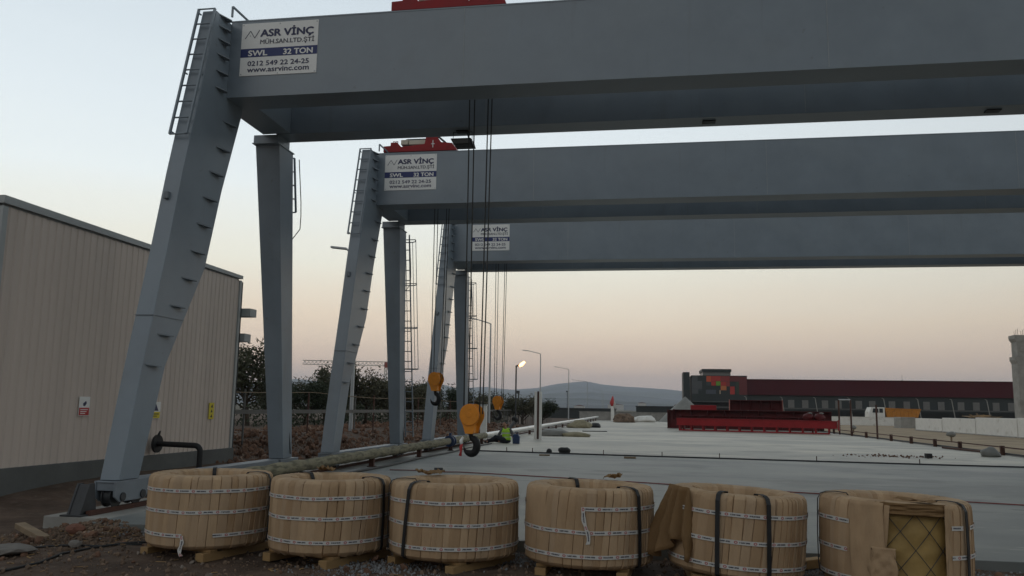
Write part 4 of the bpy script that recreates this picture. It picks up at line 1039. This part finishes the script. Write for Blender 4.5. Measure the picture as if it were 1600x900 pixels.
# far tower crane
t = thing('tower_crane', 'distant red and white tower crane beyond the trees', 'tower crane', (-97, 300, 0))
def lattice(b, p, q, wd, n, r):
    p, q = Vector(p), Vector(q); d = (q-p).normalized(); u = d.orthogonal().normalized() if abs(d.z) > .9 else Vector((0, 0, 1)); v = d.cross(u)
    cs = [(u+v)*wd/2, (u-v)*wd/2, (-u-v)*wd/2, (-u+v)*wd/2]
    for c in cs: b.bar(p+c, q+c, r, r)
    for i in range(n):
        a, e = p+(q-p)*i/n, p+(q-p)*(i+1)/n
        for k in range(4): b.bar(a+cs[k], e+cs[(k+1) % 4], r*.7, r*.7)
b = MB(); lattice(b, (0, 0, -1), (0, 0, 15.6), 1.7, 9, .22); b.build('mast', M['farpale'], t)
b = MB(); lattice(b, (0, 0, 17), (-32, -4, 17.2), 1.5, 22, .2); b.build('jib', M['farpale'], t)
b = MB(); lattice(b, (0, 0, 16.6), (4.3, .5, 16.6), 1.2, 3, .25); b.box(2.5, 4.3, -.5, .7, 15.4, 16.4); b.build('counter_jib', M['craneframe'], t)
b = MB(); b.box(-1, 1, -1, 1, 15.6, 17.6); b.build('slewing_unit', M['craneframe'], t)

# ------------------------------------------------------------------ trees
def leafmat(name, c): return mat(name, c, .7, var=.4, scale=1.6, spec=.3, spots=[((c[0]*1.9, c[1]*1.8, c[2]*1.9), 1.1, .55, .15, .6)])
LM = [leafmat('grey_green_leaves', (.07, .074, .042)), leafmat('olive_leaves', (.085, .082, .048)), leafmat('dark_green_leaves', (.032, .044, .022))]
def tree_mesh(seed, h, wd, lm):
    rnd = random.Random(seed); tr = MB(); lf = MB()
    base = V(0, 0, -.3); top = V(rnd.uniform(-.1, .1)*wd, 0, h*.45)
    tr.tube([base, (base+top)/2+V(rnd.uniform(-.1, .1), rnd.uniform(-.1, .1), 0), top], [.11, .085, .06], 8)
    tips = []
    for k in range(11):
        a = rnd.random()*2*pi; s0 = base.lerp(top, rnd.uniform(.45, 1)); e = V(math.cos(a)*wd*rnd.uniform(.2, .5), math.sin(a)*wd*rnd.uniform(.2, .5), h*rnd.uniform(.45, .95))
        mid = s0.lerp(e, .5)+V(0, 0, -.05*h); tr.tube([s0, mid, e], [.045, .028, .01], 5); tips += [e, mid.lerp(e, .5), e]
    for c in tips:
        nl = 140; rr = wd*rnd.uniform(.14, .27)
        for _ in range(nl):
            d = V(rnd.gauss(0, 1), rnd.gauss(0, 1), rnd.gauss(0, 1)); d = d.normalized()*rr*rnd.random()**.45; p = c+V(d.x, d.y, d.z*1.25)
            if rnd.random() < .2: p.z += rr*rnd.uniform(.4, 1.1)
            if p.z < h*.16: continue
            ax = V(rnd.gauss(0, .6), rnd.gauss(0, .6), rnd.gauss(.5, .5)).normalized(); sd_ = ax.orthogonal().normalized(); sd_.rotate(Matrix.Rotation(rnd.random()*6, 3, ax))
            l, ww = rnd.uniform(.12, .28), rnd.uniform(.03, .055); lf.add([p-sd_*ww, p+ax*l*.5-sd_*ww*.6, p+ax*l, p+sd_*ww], [(0, 1, 2, 3)])
    return tr, lf
TREES = [(395, 538, 38, 3.0, 'tall shaggy olive tree at the shed corner, left of the rear crane leg'), (436, 590, 44, 2.6, 'olive tree half hidden behind the nearest rear crane leg'), (478, 598, 42, 2.2, 'low olive tree between the rear leg and the middle front leg'), (513, 570, 46, 2.7, 'olive tree just left of the middle crane front leg'),
         (573, 574, 48, 2.9, 'dense olive tree right of the middle crane front leg'), (612, 594, 60, 2.8, 'olive tree in front of the tower crane mast'), (645, 590, 50, 2.0, 'olive tree right behind the middle crane rear leg'), (697, 606, 62, 2.6, 'dark olive tree between the farthest crane legs'), (664, 598, 55, 2.3, 'olive tree behind the second hook block'),
         (745, 612, 70, 2.8, 'olive tree behind the white post'), (775, 617, 76, 3.2, 'low olive tree behind the smallest hook block'), (818, 615, 78, 3.0, 'rounded dark tree just right of the lit lamp'), (846, 627, 85, 3.0, 'low shrubby tree left of the twin white posts'), (545, 606, 64, 3.6, 'broad olive tree seen through the gap beside the middle front leg'), (625, 606, 66, 3.4, 'broad olive tree beyond the middle crane rear leg')]
protos = []
for k in range(5):
    h = 3.4; tr, lf = tree_mesh(100+k, h, 2.7, 0); t = thing('olive_tree', 'x', 'tree', group='olive trees behind the fence'); tr.build('trunk', M['bark'], t, smooth=True); lf.build('crown', LM[k % 3], t); protos.append([t, False])
for i, (px, py, d, wd, lb) in enumerate(TREES):
    pr = protos[i % 5]; t = copy_tree(pr[0]) if pr[1] else pr[0]; pr[1] = True
    dr = pxdir(px, py); s = d/dr.y; x = dr.x*s; top = 1.5+dr.z*s; z0 = gh(x, d)
    hh = top-z0; t.location = (x, d, z0); t.scale = (wd/2.7*1.05, wd/2.7*1.05, hh/3.75); t.rotation_euler = (0, 0, i*1.3); t['label'] = lb
def thicket(n):
    rnd = random.Random(9); lf = MB()
    for _ in range(n):
        x, y = -16.5-rnd.random()*5, 36+rnd.random()*66; z = gh(x, y)+rnd.random()**1.4*(1.5+.5*noise.noise(V(x*.6, y*.4, 0)))
        ax = V(rnd.gauss(0, .6), rnd.gauss(0, .6), rnd.gauss(.5, .5)).normalized(); sd_ = ax.orthogonal().normalized(); sd_.rotate(Matrix.Rotation(rnd.random()*6, 3, ax)); l, ww = rnd.uniform(.1, .26), rnd.uniform(.03, .06); p = V(x, y, z)
        lf.add([p-sd_*ww, p+ax*l*.5-sd_*ww*.6, p+ax*l, p+sd_*ww], [(0, 1, 2, 3)])
    return tag(lf.build('undergrowth', LM[2]), 'dark undergrowth below the olive trees', 'undergrowth', kind='stuff')
thicket(11000)

# ------------------------------------------------------------------ far end of the yard
t = thing('concrete_wall', 'low pale concrete wall across the far end of the yard', 'wall', (0, 114, 0))
b = MB(); x = -9.4
while x < 10: b.box(x, x+2.4-.03, 0, .2, -.5, 1.12); x += 2.4
b.build('panels', M['concrete'], t)
b = MB(); b.box(-9.5, 10.2, -.05, .25, 1.12, 1.17); b.build('coping', M['concrete'], t)
t = thing('long_shed', 'long low black building on the plain beyond the far wall', 'building', (4.1, 160, 0)); b = MB(); b.box(-6.55, 6.6, 0, 12, -1, 2.0); b.build('wall', M['hoarding'], t); b = MB(); b.box(-6.65, 6.7, -.2, 12.2, 2.0, 2.22); b.build('roof', M['dark_steel'], t)
t = thing('long_shed', 'flat dark building beyond the fence, left of the flag post', 'building', (-12.5, 150, 0)); b = MB(); b.box(-6.3, 6.3, 0, 8, -1, 1.45); b.build('wall', M['hoarding'], t); b = MB(); b.box(-6.5, 6.5, -.2, 8.2, 1.45, 1.62); b.build('roof', M['dark_steel'], t)
t = thing('salt_heap', 'pale cone shaped heap behind the red beams', 'heap', (4.6, 110, 0)); b = MB()
vs = [(0, 0, 3.3)]; n = 24
for k, (rr, z) in enumerate(((1.0, 2.35), (2.0, 1.45), (3.4, .0))): vs += [(rr*math.cos(2*pi*j/n)*(1+.08*noise.noise(V(j*.7, k, 1))), rr*math.sin(2*pi*j/n), z+.06*noise.noise(V(j*.9, k, 5))) for j in range(n)]
b.add(vs, [(0, 1+j, 1+(j+1) % n) for j in range(n)]+[(1+k*n+j, 1+(k+1)*n+j, 1+(k+1)*n+(j+1) % n, 1+k*n+(j+1) % n) for k in range(2) for j in range(n)]); b.build('heap_surface', M['tarp'], t, smooth=True)
# far town: small pale blocks on the plain
for i, (px, w_, h, d) in enumerate(((628, 9, 7, 900), (905, 14, 6, 1100), (962, 22, 9, 1200), (1003, 12, 12, 1250), (1022, 10, 7, 1250), (1034, 18, 6, 1300), (858, 10, 5, 1000), (1056, 8, 10, 1350))):
    dr = pxdir(px, 630); s = d/dr.y; lbs = ['tiny pale far house beyond the tower crane', 'tiny pale far house right of the mountain foot', 'wide pale far block behind the flag post', 'tallest tiny pale block on the far plain', 'tiny pale block right of the tallest far one', 'flat pale far block behind the black building', 'tiny pale far house behind the twin white posts', 'narrow pale far block beside the heap']
    t = thing('far_house', lbs[i], 'house', (dr.x*s, d, -2), group='tiny pale houses on the far plain'); b = MB(); b.box(-w_/2, w_/2, 0, 9, 0, h+1); b.build('wall', M['farpale'], t); b = MB(); b.prism([(-w_/2-.3, -.3, h+1), (w_/2+.3, -.3, h+1), (0, -.3, h+2.5)], (0, 9.6, 0)); b.build('roof', M['brick'], t)

# ------------------------------------------------------------------ red steel beams in a stack
def ibeam(name, label, c, Ln, H, wd, yaw_, stiff, rests, loc_group='red steel beams stacked on the yard', openb=False, endc=None):
    t = thing(name, label, 'steel beam', c, (0, 0, yaw_), loc_group)
    b = MB(); tk = .04
    b.box(-Ln/2, Ln/2, -wd/2, wd/2, H-tk, H); b.box(-Ln/2, Ln/2, -wd/2, wd/2, 0, tk); b.box(-Ln/2, Ln/2, wd/2-.1, wd/2-.06, tk, H-tk); b.build('flanges', M['beam_red'], t)
    n = int(Ln/stiff); b = MB()
    for i in range(n+1): x = -Ln/2+.06+(Ln-.12)*i/n; b.box(x-.015, x+.015, -wd/2+.02, wd/2-.101, tk+.001, H-tk-.001)
    b.build('stiffeners', M['beam_red'], t)
    for sx in (-1, 1):
        b = MB(); x = sx*(Ln/2+.015); b.box(x-.014, x+.014, -wd/2-.03, wd/2+.03, -.02, H+.03); b.build('end_plate', endc or M['beam_red'], t)
    return t
# front truss-like beam lying on a ladder frame
yawf = math.atan2(-3.2, 11)
t = thing('steel_beam', 'longest bright red beam in front, on an open ladder frame', 'steel beam', (7.4, 61.6, 0), (0, 0, yawf), 'red steel beams stacked on the yard')
b = MB(); b.box(-5.55, 5.5, -.27, .25, .46, .9); b.box(-5.6, 5.55, -.33, .33, .9, .94); b.box(-5.6, 5.55, -.33, .33, .42, .46); b.build('girder', M['red'], t)
b = MB(); b.box(-5.4, 5.0, -.3, -.18, .03, .12); b.box(-5.4, 5.0, .18, .3, .03, .12); b.build('bottom_chord', M['red'], t)
b = MB(); 
for i in range(13): x = -5.35+i*.86; b.box(x-.05, x+.05, -.29, -.19, .12, .42); b.box(x-.05, x+.05, .19, .29, .12, .42); b.box(x-.04, x+.04, -.18, .18, .04, .1)
b.build('uprights', M['red'], t)
b = MB(); b.box(5.56, 5.62, -.4, .4, .3, 1.0); b.build('end_plate', M['red'], t)
ibeam('steel_beam', 'deep dark red beam behind the longest one, with ribs along its web', (7.35, 63.8, .78), 11.2, .78, .5, -.2, 1.2, 0)
for k, (yy_, xx_) in enumerate(((70.5, 7.6), (75, 8))):
    lbs = ['second red beam back in the stack, its end showing at left', 'rearmost red beam of the stack, its end showing at far left']
    ibeam('steel_beam', lbs[k], (xx_, yy_-.1, .02), 12.2, 1.5, .5, -.12, 1.5, 0)
for x_, y_, lb in ((2.6, 64.85, 'short dark red trestle under the left end of the ribbed beam'), (11.6, 63.0, 'short dark red trestle under the right end of the ribbed beam')):
    t = thing('trestle', lb, 'trestle', (x_, y_, 0), (0, 0, -.2)); b = MB(); b.box(-.2, .2, -.3, .3, 0, .06); b.box(-.2, .2, -.3, .3, .7, .775); b.build('plates', M['beam_red'], t); b = MB(); b.box(-.06, .06, -.25, .25, .06, .7); b.build('web', M['beam_red'], t)
ibeam('steel_beam', 'short red box beam with a pinkish end on top of the stack', (7.8, 64, 1.585), 3.75, .74, .55, -.04, .7, 0, endc=mat('pinkish_primer', (.4, .13, .1), .6))
ibeam('steel_beam', 'thin dark red beam lying on the longest bright one, below the sacks', (6.9, 62.0, .945), 9.6, .2, .3, yawf, 1.1, 0)
tag(MB().rbox((4.5, 72, 1.75), (2.1, .9, .42), (0, 0, 0)).build('red_box', M['red'], bevel=.04), 'red covered crate at the left on top of the stack', 'crate')
for i, (x, lb) in enumerate(((10.9, 'left red sack on the right end of the stacked beams'), (11.65, 'right red sack with pale top on the stacked beams'))):
    t = thing('red_sack', lb, 'sack', (x, 60.65, .94)); b = MB().blob((0, 0, .22), (.36, .3, .3), 50+i, 3, .22, flat=-.21); b.build('sack_body', M['beam_red'], t, smooth=True); b = MB().blob((.12, -.05, .5), (.16, .14, .07), 60+i, 2, .3); b.build('pale_cover', M['tarp'], t, smooth=True)

# ------------------------------------------------------------------ right side: conductor rail, frame, barriers
t = thing('low_rail', 'low dark double rail on brown stub posts along the right edge of the slab', 'rail', (13.25, 0, 0))
for y in (22.5, 26, 29.6, 34.6, 39.0, 42.2, 45.8, 49.4, 54.8, 58.5, 64, 70, 76):
    b = MB(); b.box(-.07, .07, y-.06, y+.06, 0, .36); b.build('post', M['rust'], t)
b = MB(); b.bar((.0, 18, .31), (.0, 78, .31), .04, .045); b.build('rail', M['rust'], t); b = MB(); b.bar((.12, 18, .07), (.12, 78, .07), .05, .06); b.build('rail', M['dark_steel'], t)
tag(MB().rbox((13.05, 38.2, .05), (.12, 3.6, .07), (0, 0, .09)).build('loose_bar', M['rust'], bevel=.004), 'loose rusty bar lying on the slab beside the right rail', 'bar')
t = thing('pipe_portal', 'upright rusty pipe frame with a middle post beside the right rail', 'frame', (13.4, 56, 0))
b = MB(); b.tube([(-.17, 6, .0), (-.17, 6, 2.42)], .06, 8); b.build('post', M['rust'], t); b = MB(); b.tube([(.63, 6, .0), (.63, 6, 2.42)], .06, 8); b.build('post', M['rust'], t)
b = MB(); b.tube([(-.05, -3.4, .0), (-.05, -3.4, 2.0)], .055, 8); b.build('post', M['rust'], t); b = MB(); b.tube([(-.17, 6, 2.42), (.63, 6, 2.42)], .05, 8); b.build('top_bar', M['galv'], t)
for (x, y, lb) in ((16.8, 50.7, 'short stake topped by a grey bag on the sandy road, right'), (15.65, 68.5, 'short stake topped by a grey bag on the sandy road, farther left')):
    t = thing('stake', lb, 'stake', (x, y, -.02), group=None); b = MB(); b.tube([(0, 0, -.1), (0, 0, .35)], .05, 7); b.build('stick', M['oldwood'], t); b = MB().blob((0, 0, .42), (.24, .2, .16), int(y), 2, .3); b.build('bag', M['tarp'], t, smooth=True)
BX = 25
blocks = [(62.6, 70.0, 1.31), (70.1, 77.5, 1.22), (77.6, 84.9, 1.12), (55, 62.5, 1.35)]
lb4 = ['white precast wall block with the timber pile on it', 'white precast wall block, second from the left end', 'leftmost white precast wall block', 'white precast wall block cut by the right edge']
for (y0, y1, h), lb in zip(blocks, lb4):
    t = thing('wall_block', lb, 'wall block', (BX, y0, 0), group='white precast wall blocks along the sandy road'); b = MB(); b.box(0, .5, 0, y1-y0-.06, -.2, h); b.build('panel', M['whitepaint'], t, bevel=.02); b = MB(); b.box(-.12, .62, .1, y1-y0-.15, -.2, .06); b.build('footing', M['concrete'], t)
t = thing('wall_block', 'separate grey concrete block left of the white wall', 'wall block', (27, 96, 0)); b = MB(); b.box(-.2, 1.3, 0, 2.5, -.2, 1.15); b.build('panel', M['concrete'], t, bevel=.03); b = MB(); b.box(-.3, 1.4, -.1, 2.6, -.2, .04); b.build('footing', M['concrete'], t)
t = thing('low_wall', 'long low whitish wall behind the truck', 'wall', (20, 113, 0)); b = MB(); b.box(0, 12, 0, .3, -.3, 1.0); b.build('panel', M['whitepaint'], t); b = MB(); b.box(-.05, 12.05, -.04, .34, 1.0, 1.05); b.build('coping', M['whitepaint'], t)
t = thing('timber_pile', 'untidy pile of boards on top of the white wall blocks', 'timber pile', (25.6, 71.5, 1.24))
for k in range(26):
    b = MB(); b.rbox((random.uniform(-.1, .7), random.uniform(-1.6, 1.6), .04+random.random()*.34*(1-k/40)), (.14, random.uniform(1.2, 2.4), .035), (random.uniform(-.12, .12), random.uniform(-.2, .2), random.uniform(-.6, .6)))
    b.build('board', M['wood'] if k % 3 else M['oldwood'], t)
tag(MB().rbox((29, 80, 1.0), (7, 16, 2.1), (0, 0, 0)).build('earth_bank', M['sand']), kind='structure').location = (5, 0, -1.1)

# truck behind the wall
t = thing('dump_truck', 'white cab truck with an orange tipper body behind the low wall', 'truck', (28.3, 115.2, 0))
b = MB(); b.prism([(0.02, 0, .75), (2.0, 0, .75), (2.0, 0, 2.3), (.35, 0, 2.3), (.08, 0, 1.7)], (0, 2.3, 0)); b.build('cab', M['whitepaint'], t, bevel=.05)
b = MB(); b.prism([(.45, -.012, 1.6), (1.2, -.012, 1.6), (1.2, -.012, 2.15), (.55, -.012, 2.15)], (0, .01, 0)); b.prism([(1.3, -.012, 1.6), (1.75, -.012, 1.6), (1.75, -.012, 2.15), (1.3, -.012, 2.15)], (0, .01, 0)); b.build('window', M['glass'], t)
b = MB(); b.box(0.3, 6.2, .4, 1.9, .6, .9); b.build('chassis', M['dark_steel'], t)
b = MB(); b.prism([(2.25, -.05, 1.05), (6.0, -.05, 1.05), (6.4, -.05, 2.1), (2.0, -.05, 2.25)], (0, 2.4, 0)); bd = b.build('tipper_body', M['dumper'], t)
b = MB()
for i in range(8): x = 2.35+i*.5; b.box(x, x+.1, -.13, -.051, 1.08, 2.06)
b.box(2.0, 6.4, -.15, -.052, 2.08, 2.16); b.build('ribs', M['dumper'], bd)
for x in (.9, 4.3, 5.4):
    for y in (-.02, 2.0): b = MB(); b.cyl((x, y, .5), (x, y+.32, .5), .5, 20); b.build('wheel', M['black'], t)

# far long factory
FY = 180
fac = thing('factory_building', 'long low factory with maroon upper band and coloured panels at its end', 'building', (0, FY, 0))
b = MB(); b.box(20.18, 118, .0, 40, 4.95, 8.1); b.build('maroon_wall', M['maroon'], fac)
b = MB(); b.box(20.18, 118, .6, 39, -1, 4.94); b.build('lower_wall', M['hoarding'], fac)
b = MB(); b.box(20.18, 118, -.15, 40.1, 8.1, 8.22); b.build('roof_edge', M['maroon'], fac)
b = MB(); b.box(8.85, 20.17, -1.2, 30, -1, 8.85); b.build('end_block', M['hoarding'], fac)
b = MB(); b.box(11.4, 17.16, 2, 12, 8.86, 9.75); b.build('roof_house', M['winpane'], fac); b = MB(); b.box(11.2, 17.3, 1.7, 12.3, 9.76, 10.35); b.build('roof_house_top', M['hoarding'], fac)
b = MB(); b.box(7.13, 8.46, -1.4, 6, -1, 9.5); b.build('tower_slab', M['hoarding'], fac)
b = MB(); b.box(8.46, 8.86, 0, 4, .5, 8.0); b.build('recess_wall', M['farpale'], fac)
pc = {'g': (.085, .09, .095), 'g2': (.045, .055, .06), 'dk': (.02, .03, .03), 'o': (.55, .09, .03), 'r': (.42, .035, .028), 'gr': (.13, .3, .03), 'mr': (.13, .018, .02), 'or': (.5, .16, .05), 'r2': (.26, .03, .03), 'dg': (.035, .05, .03), 'bg': (.07, .08, .1), 'tn': (.4, .3, .22)}
PM = {k: mat('facade_panel_'+k, v, .5, var=.04) for k, v in pc.items()}
for (x0, y0, x1, y1, c) in ((230, 157, 285, 205, 'g'), (230, 205, 325, 275, 'g'), (230, 275, 290, 318, 'g'), (290, 275, 325, 290, 'g2'), (362, 160, 405, 212, 'o'), (405, 160, 490, 206, 'r'), (405, 206, 447, 245, 'r'), (447, 206, 488, 245, 'gr'), (490, 160, 570, 210, 'r2'), (488, 210, 540, 245, 'r'), (488, 245, 540, 285, 'or'), (540, 210, 570, 250, 'r2'), (570, 250, 612, 320, 'r'), (362, 212, 405, 245, 'g2'), (365, 245, 480, 280, 'dk'), (355, 280, 447, 318, 'bg'), (476, 282, 488, 318, 'tn'), (625, 210, 650, 320, 'dg'), (650, 165, 722, 322, 'mr'), (570, 160, 650, 208, 'mr')):
    X_ = lambda p: 8.85+(p-230)/(722-230)*(20.17-8.85); Z_ = lambda q: 8.82-(q-157)/(460-157)*(8.82-1.6)
    b = MB(); b.box(X_(x0)+.02, X_(x1)-.02, -1.26, -1.205, Z_(y1)+.02, Z_(y0)-.02); b.build('facade_panel', PM[c], fac)
wins = [1237, 1259, 1290, 1311, 1343, 1364, 1395, 1418, 1449, 1472, 1503, 1527, 1558, 1582]
for px in wins:
    dr = pxdir(px, 632); x = dr.x*(FY/dr.y); b = MB(); b.box(x-.62, x+.62, .52, .58, 2.35, 4.0); fr = b.build('window', M['winpane'], fac); b = MB(); b.box(x-.55, x+.55, .5, .519, 2.42, 3.2); b.box(x-.55, x+.55, .5, .519, 3.26, 3.94); b.build('pane', M['winpane'], fr)
b = MB(); b.box(9, 118, -3.2, -.3, 3.05-.9, 3.28-.9); b.build('canopy', M['dullgalv'], fac)
b = MB(); b.box(7.5, 19.2, -3.4, -1.3, 3.3, 3.45); b.build('canopy', M['dullgalv'], fac)
# leaning pale masts before the factory
for k, px in enumerate((1166, 1222, 1274, 1327, 1381, 1434, 1487, 1542)):
    dr = pxdir(px, 622); x = dr.x*(176/dr.y); t = thing('leaning_mast', ['pale leaning mast in front of the coloured end block', 'second pale leaning mast from the coloured end of the factory', 'third pale leaning mast from the coloured end of the factory', 'fourth pale leaning mast, left of the truck', 'fifth pale leaning mast, behind the truck cab', 'sixth pale leaning mast, right of the orange tipper', 'seventh pale leaning mast, left of the timber pile', 'eighth pale leaning mast, above the timber pile'][k], 'mast', (x, 176, 0), group='pale leaning masts along the factory')
    b = MB(); b.bar((.6, 0, -.5), (-.05, 0, 4.4), .13, .13); b.build('mast', M['concrete'], t)
    b = MB(); b.bar((-.05, 0, 4.4), (-.4, 0, 4.55), .1, .1); b.build('tip', M['concrete'], t)
# thin aerial on the roof
t = thing('aerial', 'thin aerial on the factory roof', 'aerial', (51.5, 182, 8.1)); b = MB(); b.tube([(0, 0, 0), (0, 0, 1.4)], .04, 5); b.build('rod', M['galv'], t); b = MB(); b.box(-.1, .1, -.1, .1, 0.1, .3); b.build('base', M['galv'], t)

# unfinished concrete column at the right edge
t = thing('concrete_column', 'tall unfinished concrete column with corbels at the right edge', 'column', (34.9, 85, 0))
b = MB(); b.box(-.5, .9, 0, 1.4, -.5, 6.4); b.build('shaft', M['concrete'], t, bevel=.03)
b = MB(); b.prism([(-.5, .0, 6.4), (.9, 0, 6.4), (1.05, 0, 6.75), (1.05, 0, 7.05), (-.64, 0, 7.05), (-.64, 0, 6.75)], (0, 1.4, 0)); b.build('corbel', M['concrete'], t)
b = MB(); b.box(-.42, .85, .05, 1.35, 7.05, 8.45); b.box(-.2, .1, -.02, .05, 7.5, 7.9); b.build('upper_shaft', M['concrete'], t, bevel=.03)
b = MB(); b.prism([(-.42, .0, 8.45), (.85, 0, 8.45), (1.0, 0, 8.7), (1.0, 0, 9.1), (-.6, 0, 9.1), (-.6, 0, 8.75)], (0, 1.4, 0)); b.build('capital', M['concrete'], t)
b = MB()
for i in range(8): b.tube([(-.5+.2*i, .3+.1*(i % 3), 9.1), (-.5+.2*i, .3+.1*(i % 3), 9.5+.12*(i % 3))], .018, 5)
b.build('rebar', M['rust'], t)

# ------------------------------------------------------------------ people
def fused(name, b, mt, parent, voxel=.016):
    """one continuous skin over overlapping limbs"""
    o = b.build(name, mt, parent)
    md = o.modifiers.new('fuse', 'REMESH'); md.mode = 'VOXEL'; md.voxel_size = voxel; md.use_smooth_shade = True
    sm = o.modifiers.new('soft', 'SMOOTH'); sm.factor = .5; sm.iterations = 3
    dg = bpy.context.evaluated_depsgraph_get(); m2 = bpy.data.meshes.new_from_object(o.evaluated_get(dg)); o.modifiers.clear(); o.data = m2; m2.name = name
    if not m2.materials: m2.materials.append(mt)
    return o
def limb(b, pts, rs):
    b.tube(pts, rs, 10)
    for p_, r_ in zip(pts, rs): b.blob(p_, (r_, r_, r_), 1, 2, 0)
p = thing('person', 'seated worker in a yellow green vest leaning by the silver pipeline', 'person', (-5.95, 34.9, 0))
AL = [V(-.2, .0, .57), V(-.34, -.02, .34), V(-.3, -.14, .13)]; AR = [V(.14, .03, .57), V(.27, .0, .38), V(.3, -.18, .29)]
LL = [V(-.1, -.02, .12), V(-.5, -.12, .14), V(-.9, -.1, .06)]; LR = [V(-.06, -.08, .13), V(-.42, -.28, .27), V(-.75, -.25, .06)]
b = MB()
b.blob((0, 0, .15), (.18, .15, .14), 1, 3, 0); b.blob((-.02, 0, .32), (.155, .115, .17), 1, 3, 0); b.blob((-.04, .02, .49), (.18, .12, .15), 1, 3, 0)
limb(b, [V(-.05, .01, .58), V(-.075, -.005, .7)], [.065, .055])
b.blob((-.09, -.02, .785), (.078, .096, .112), 1, 3, 0); b.blob((-.1, -.115, .775), (.014, .02, .022), 1, 2, 0); b.blob((-.095, -.105, .73), (.026, .014, .01), 1, 2, 0)
for sx in (-1, 1): b.blob((-.09+sx*.079, -.01, .785), (.014, .022, .03), 1, 2, 0); b.blob((-.098+sx*.03, -.106, .795), (.014, .01, .01), 1, 2, 0)
limb(b, AL, [.055, .045, .032]); limb(b, AR, [.055, .045, .032]); limb(b, LL, [.1, .07, .045]); limb(b, LR, [.1, .07, .045])
limb(b, [V(-.9, -.1, .06), V(-.95, -.18, .1)], [.045, .035]); limb(b, [V(-.75, -.25, .06), V(-.8, -.34, .09)], [.045, .035])
for h_, d_ in ((AL[2], V(.01, -.05, -.03)), (AR[2], V(.02, -.06, -.01))):
    limb(b, [h_, h_+d_], [.032, .034]); e_ = h_+d_
    for k in range(4): o2 = V((k-1.5)*.019, 0, 0); limb(b, [e_+o2, e_+o2+V((k-1.5)*.003, -.04, -.008), e_+o2+V((k-1.5)*.003, -.06, -.03-.004*k)], [.011, .01, .008])
    limb(b, [h_+d_*.3, h_+d_*.5+V(.04, -.01, 0), h_+d_*.8+V(.05, -.03, -.01)], [.013, .012, .01])
fused('body', b, M['skin'], p, .012)
b = MB(); b.blob((0, 0, .2), (.198, .168, .13), 1, 3, 0); b.blob((-.02, 0, .34), (.178, .138, .17), 1, 3, 0); b.blob((-.04, .02, .49), (.203, .143, .135), 1, 3, 0); limb(b, [V(-.17, .01, .585), V(.1, .02, .585)], [.06, .06]); fused('vest', b, M['vest'], p)
b = MB()
for z in (.26, .43): b.add([((-.01-.1*(z-.2))+(.207-.02*(z == .26))*math.cos(2*pi*k/24), .005+(.158)*math.sin(2*pi*k/24), z+h_) for h_ in (-.02, .02) for k in range(24)], [(k, (k+1) % 24, 24+(k+1) % 24, 24+k) for k in range(24)])
b.build('reflective_band', M['silver'], p)
b = MB(); b.blob((0, -.01, .1), (.19, .16, .1), 1, 3, 0); limb(b, LL, [.125, .09, .062]); limb(b, LR, [.125, .09, .062]); fused('trousers', b, M['navycloth'], p)
for a_ in (AL, AR):
    b = MB(); limb(b, a_, [.073, .06, .045]); fused('sleeve', b, M['greycloth'], p)
b = MB(); b.blob((-.085, .012, .825), (.088, .1, .09), 3, 3, .06); fused('hair', b, M['hair'], p, .012)
b = MB(); b.prism([(-5.64, 34.6, 0), (-5.37, 34.6, 0), (-5.36, 34.6, .3), (-5.42, 34.6, .4), (-5.58, 34.6, .41), (-5.65, 34.6, .32)], (0, .2, 0)); b.tube([(-5.57, 34.7, .4), (-5.55, 34.7, .5), (-5.46, 34.7, .5), (-5.43, 34.7, .39)], .014, 6); tag(b.build('blue_bag', M['blue'], bevel=.03), 'blue bag standing beside the seated worker', 'bag')
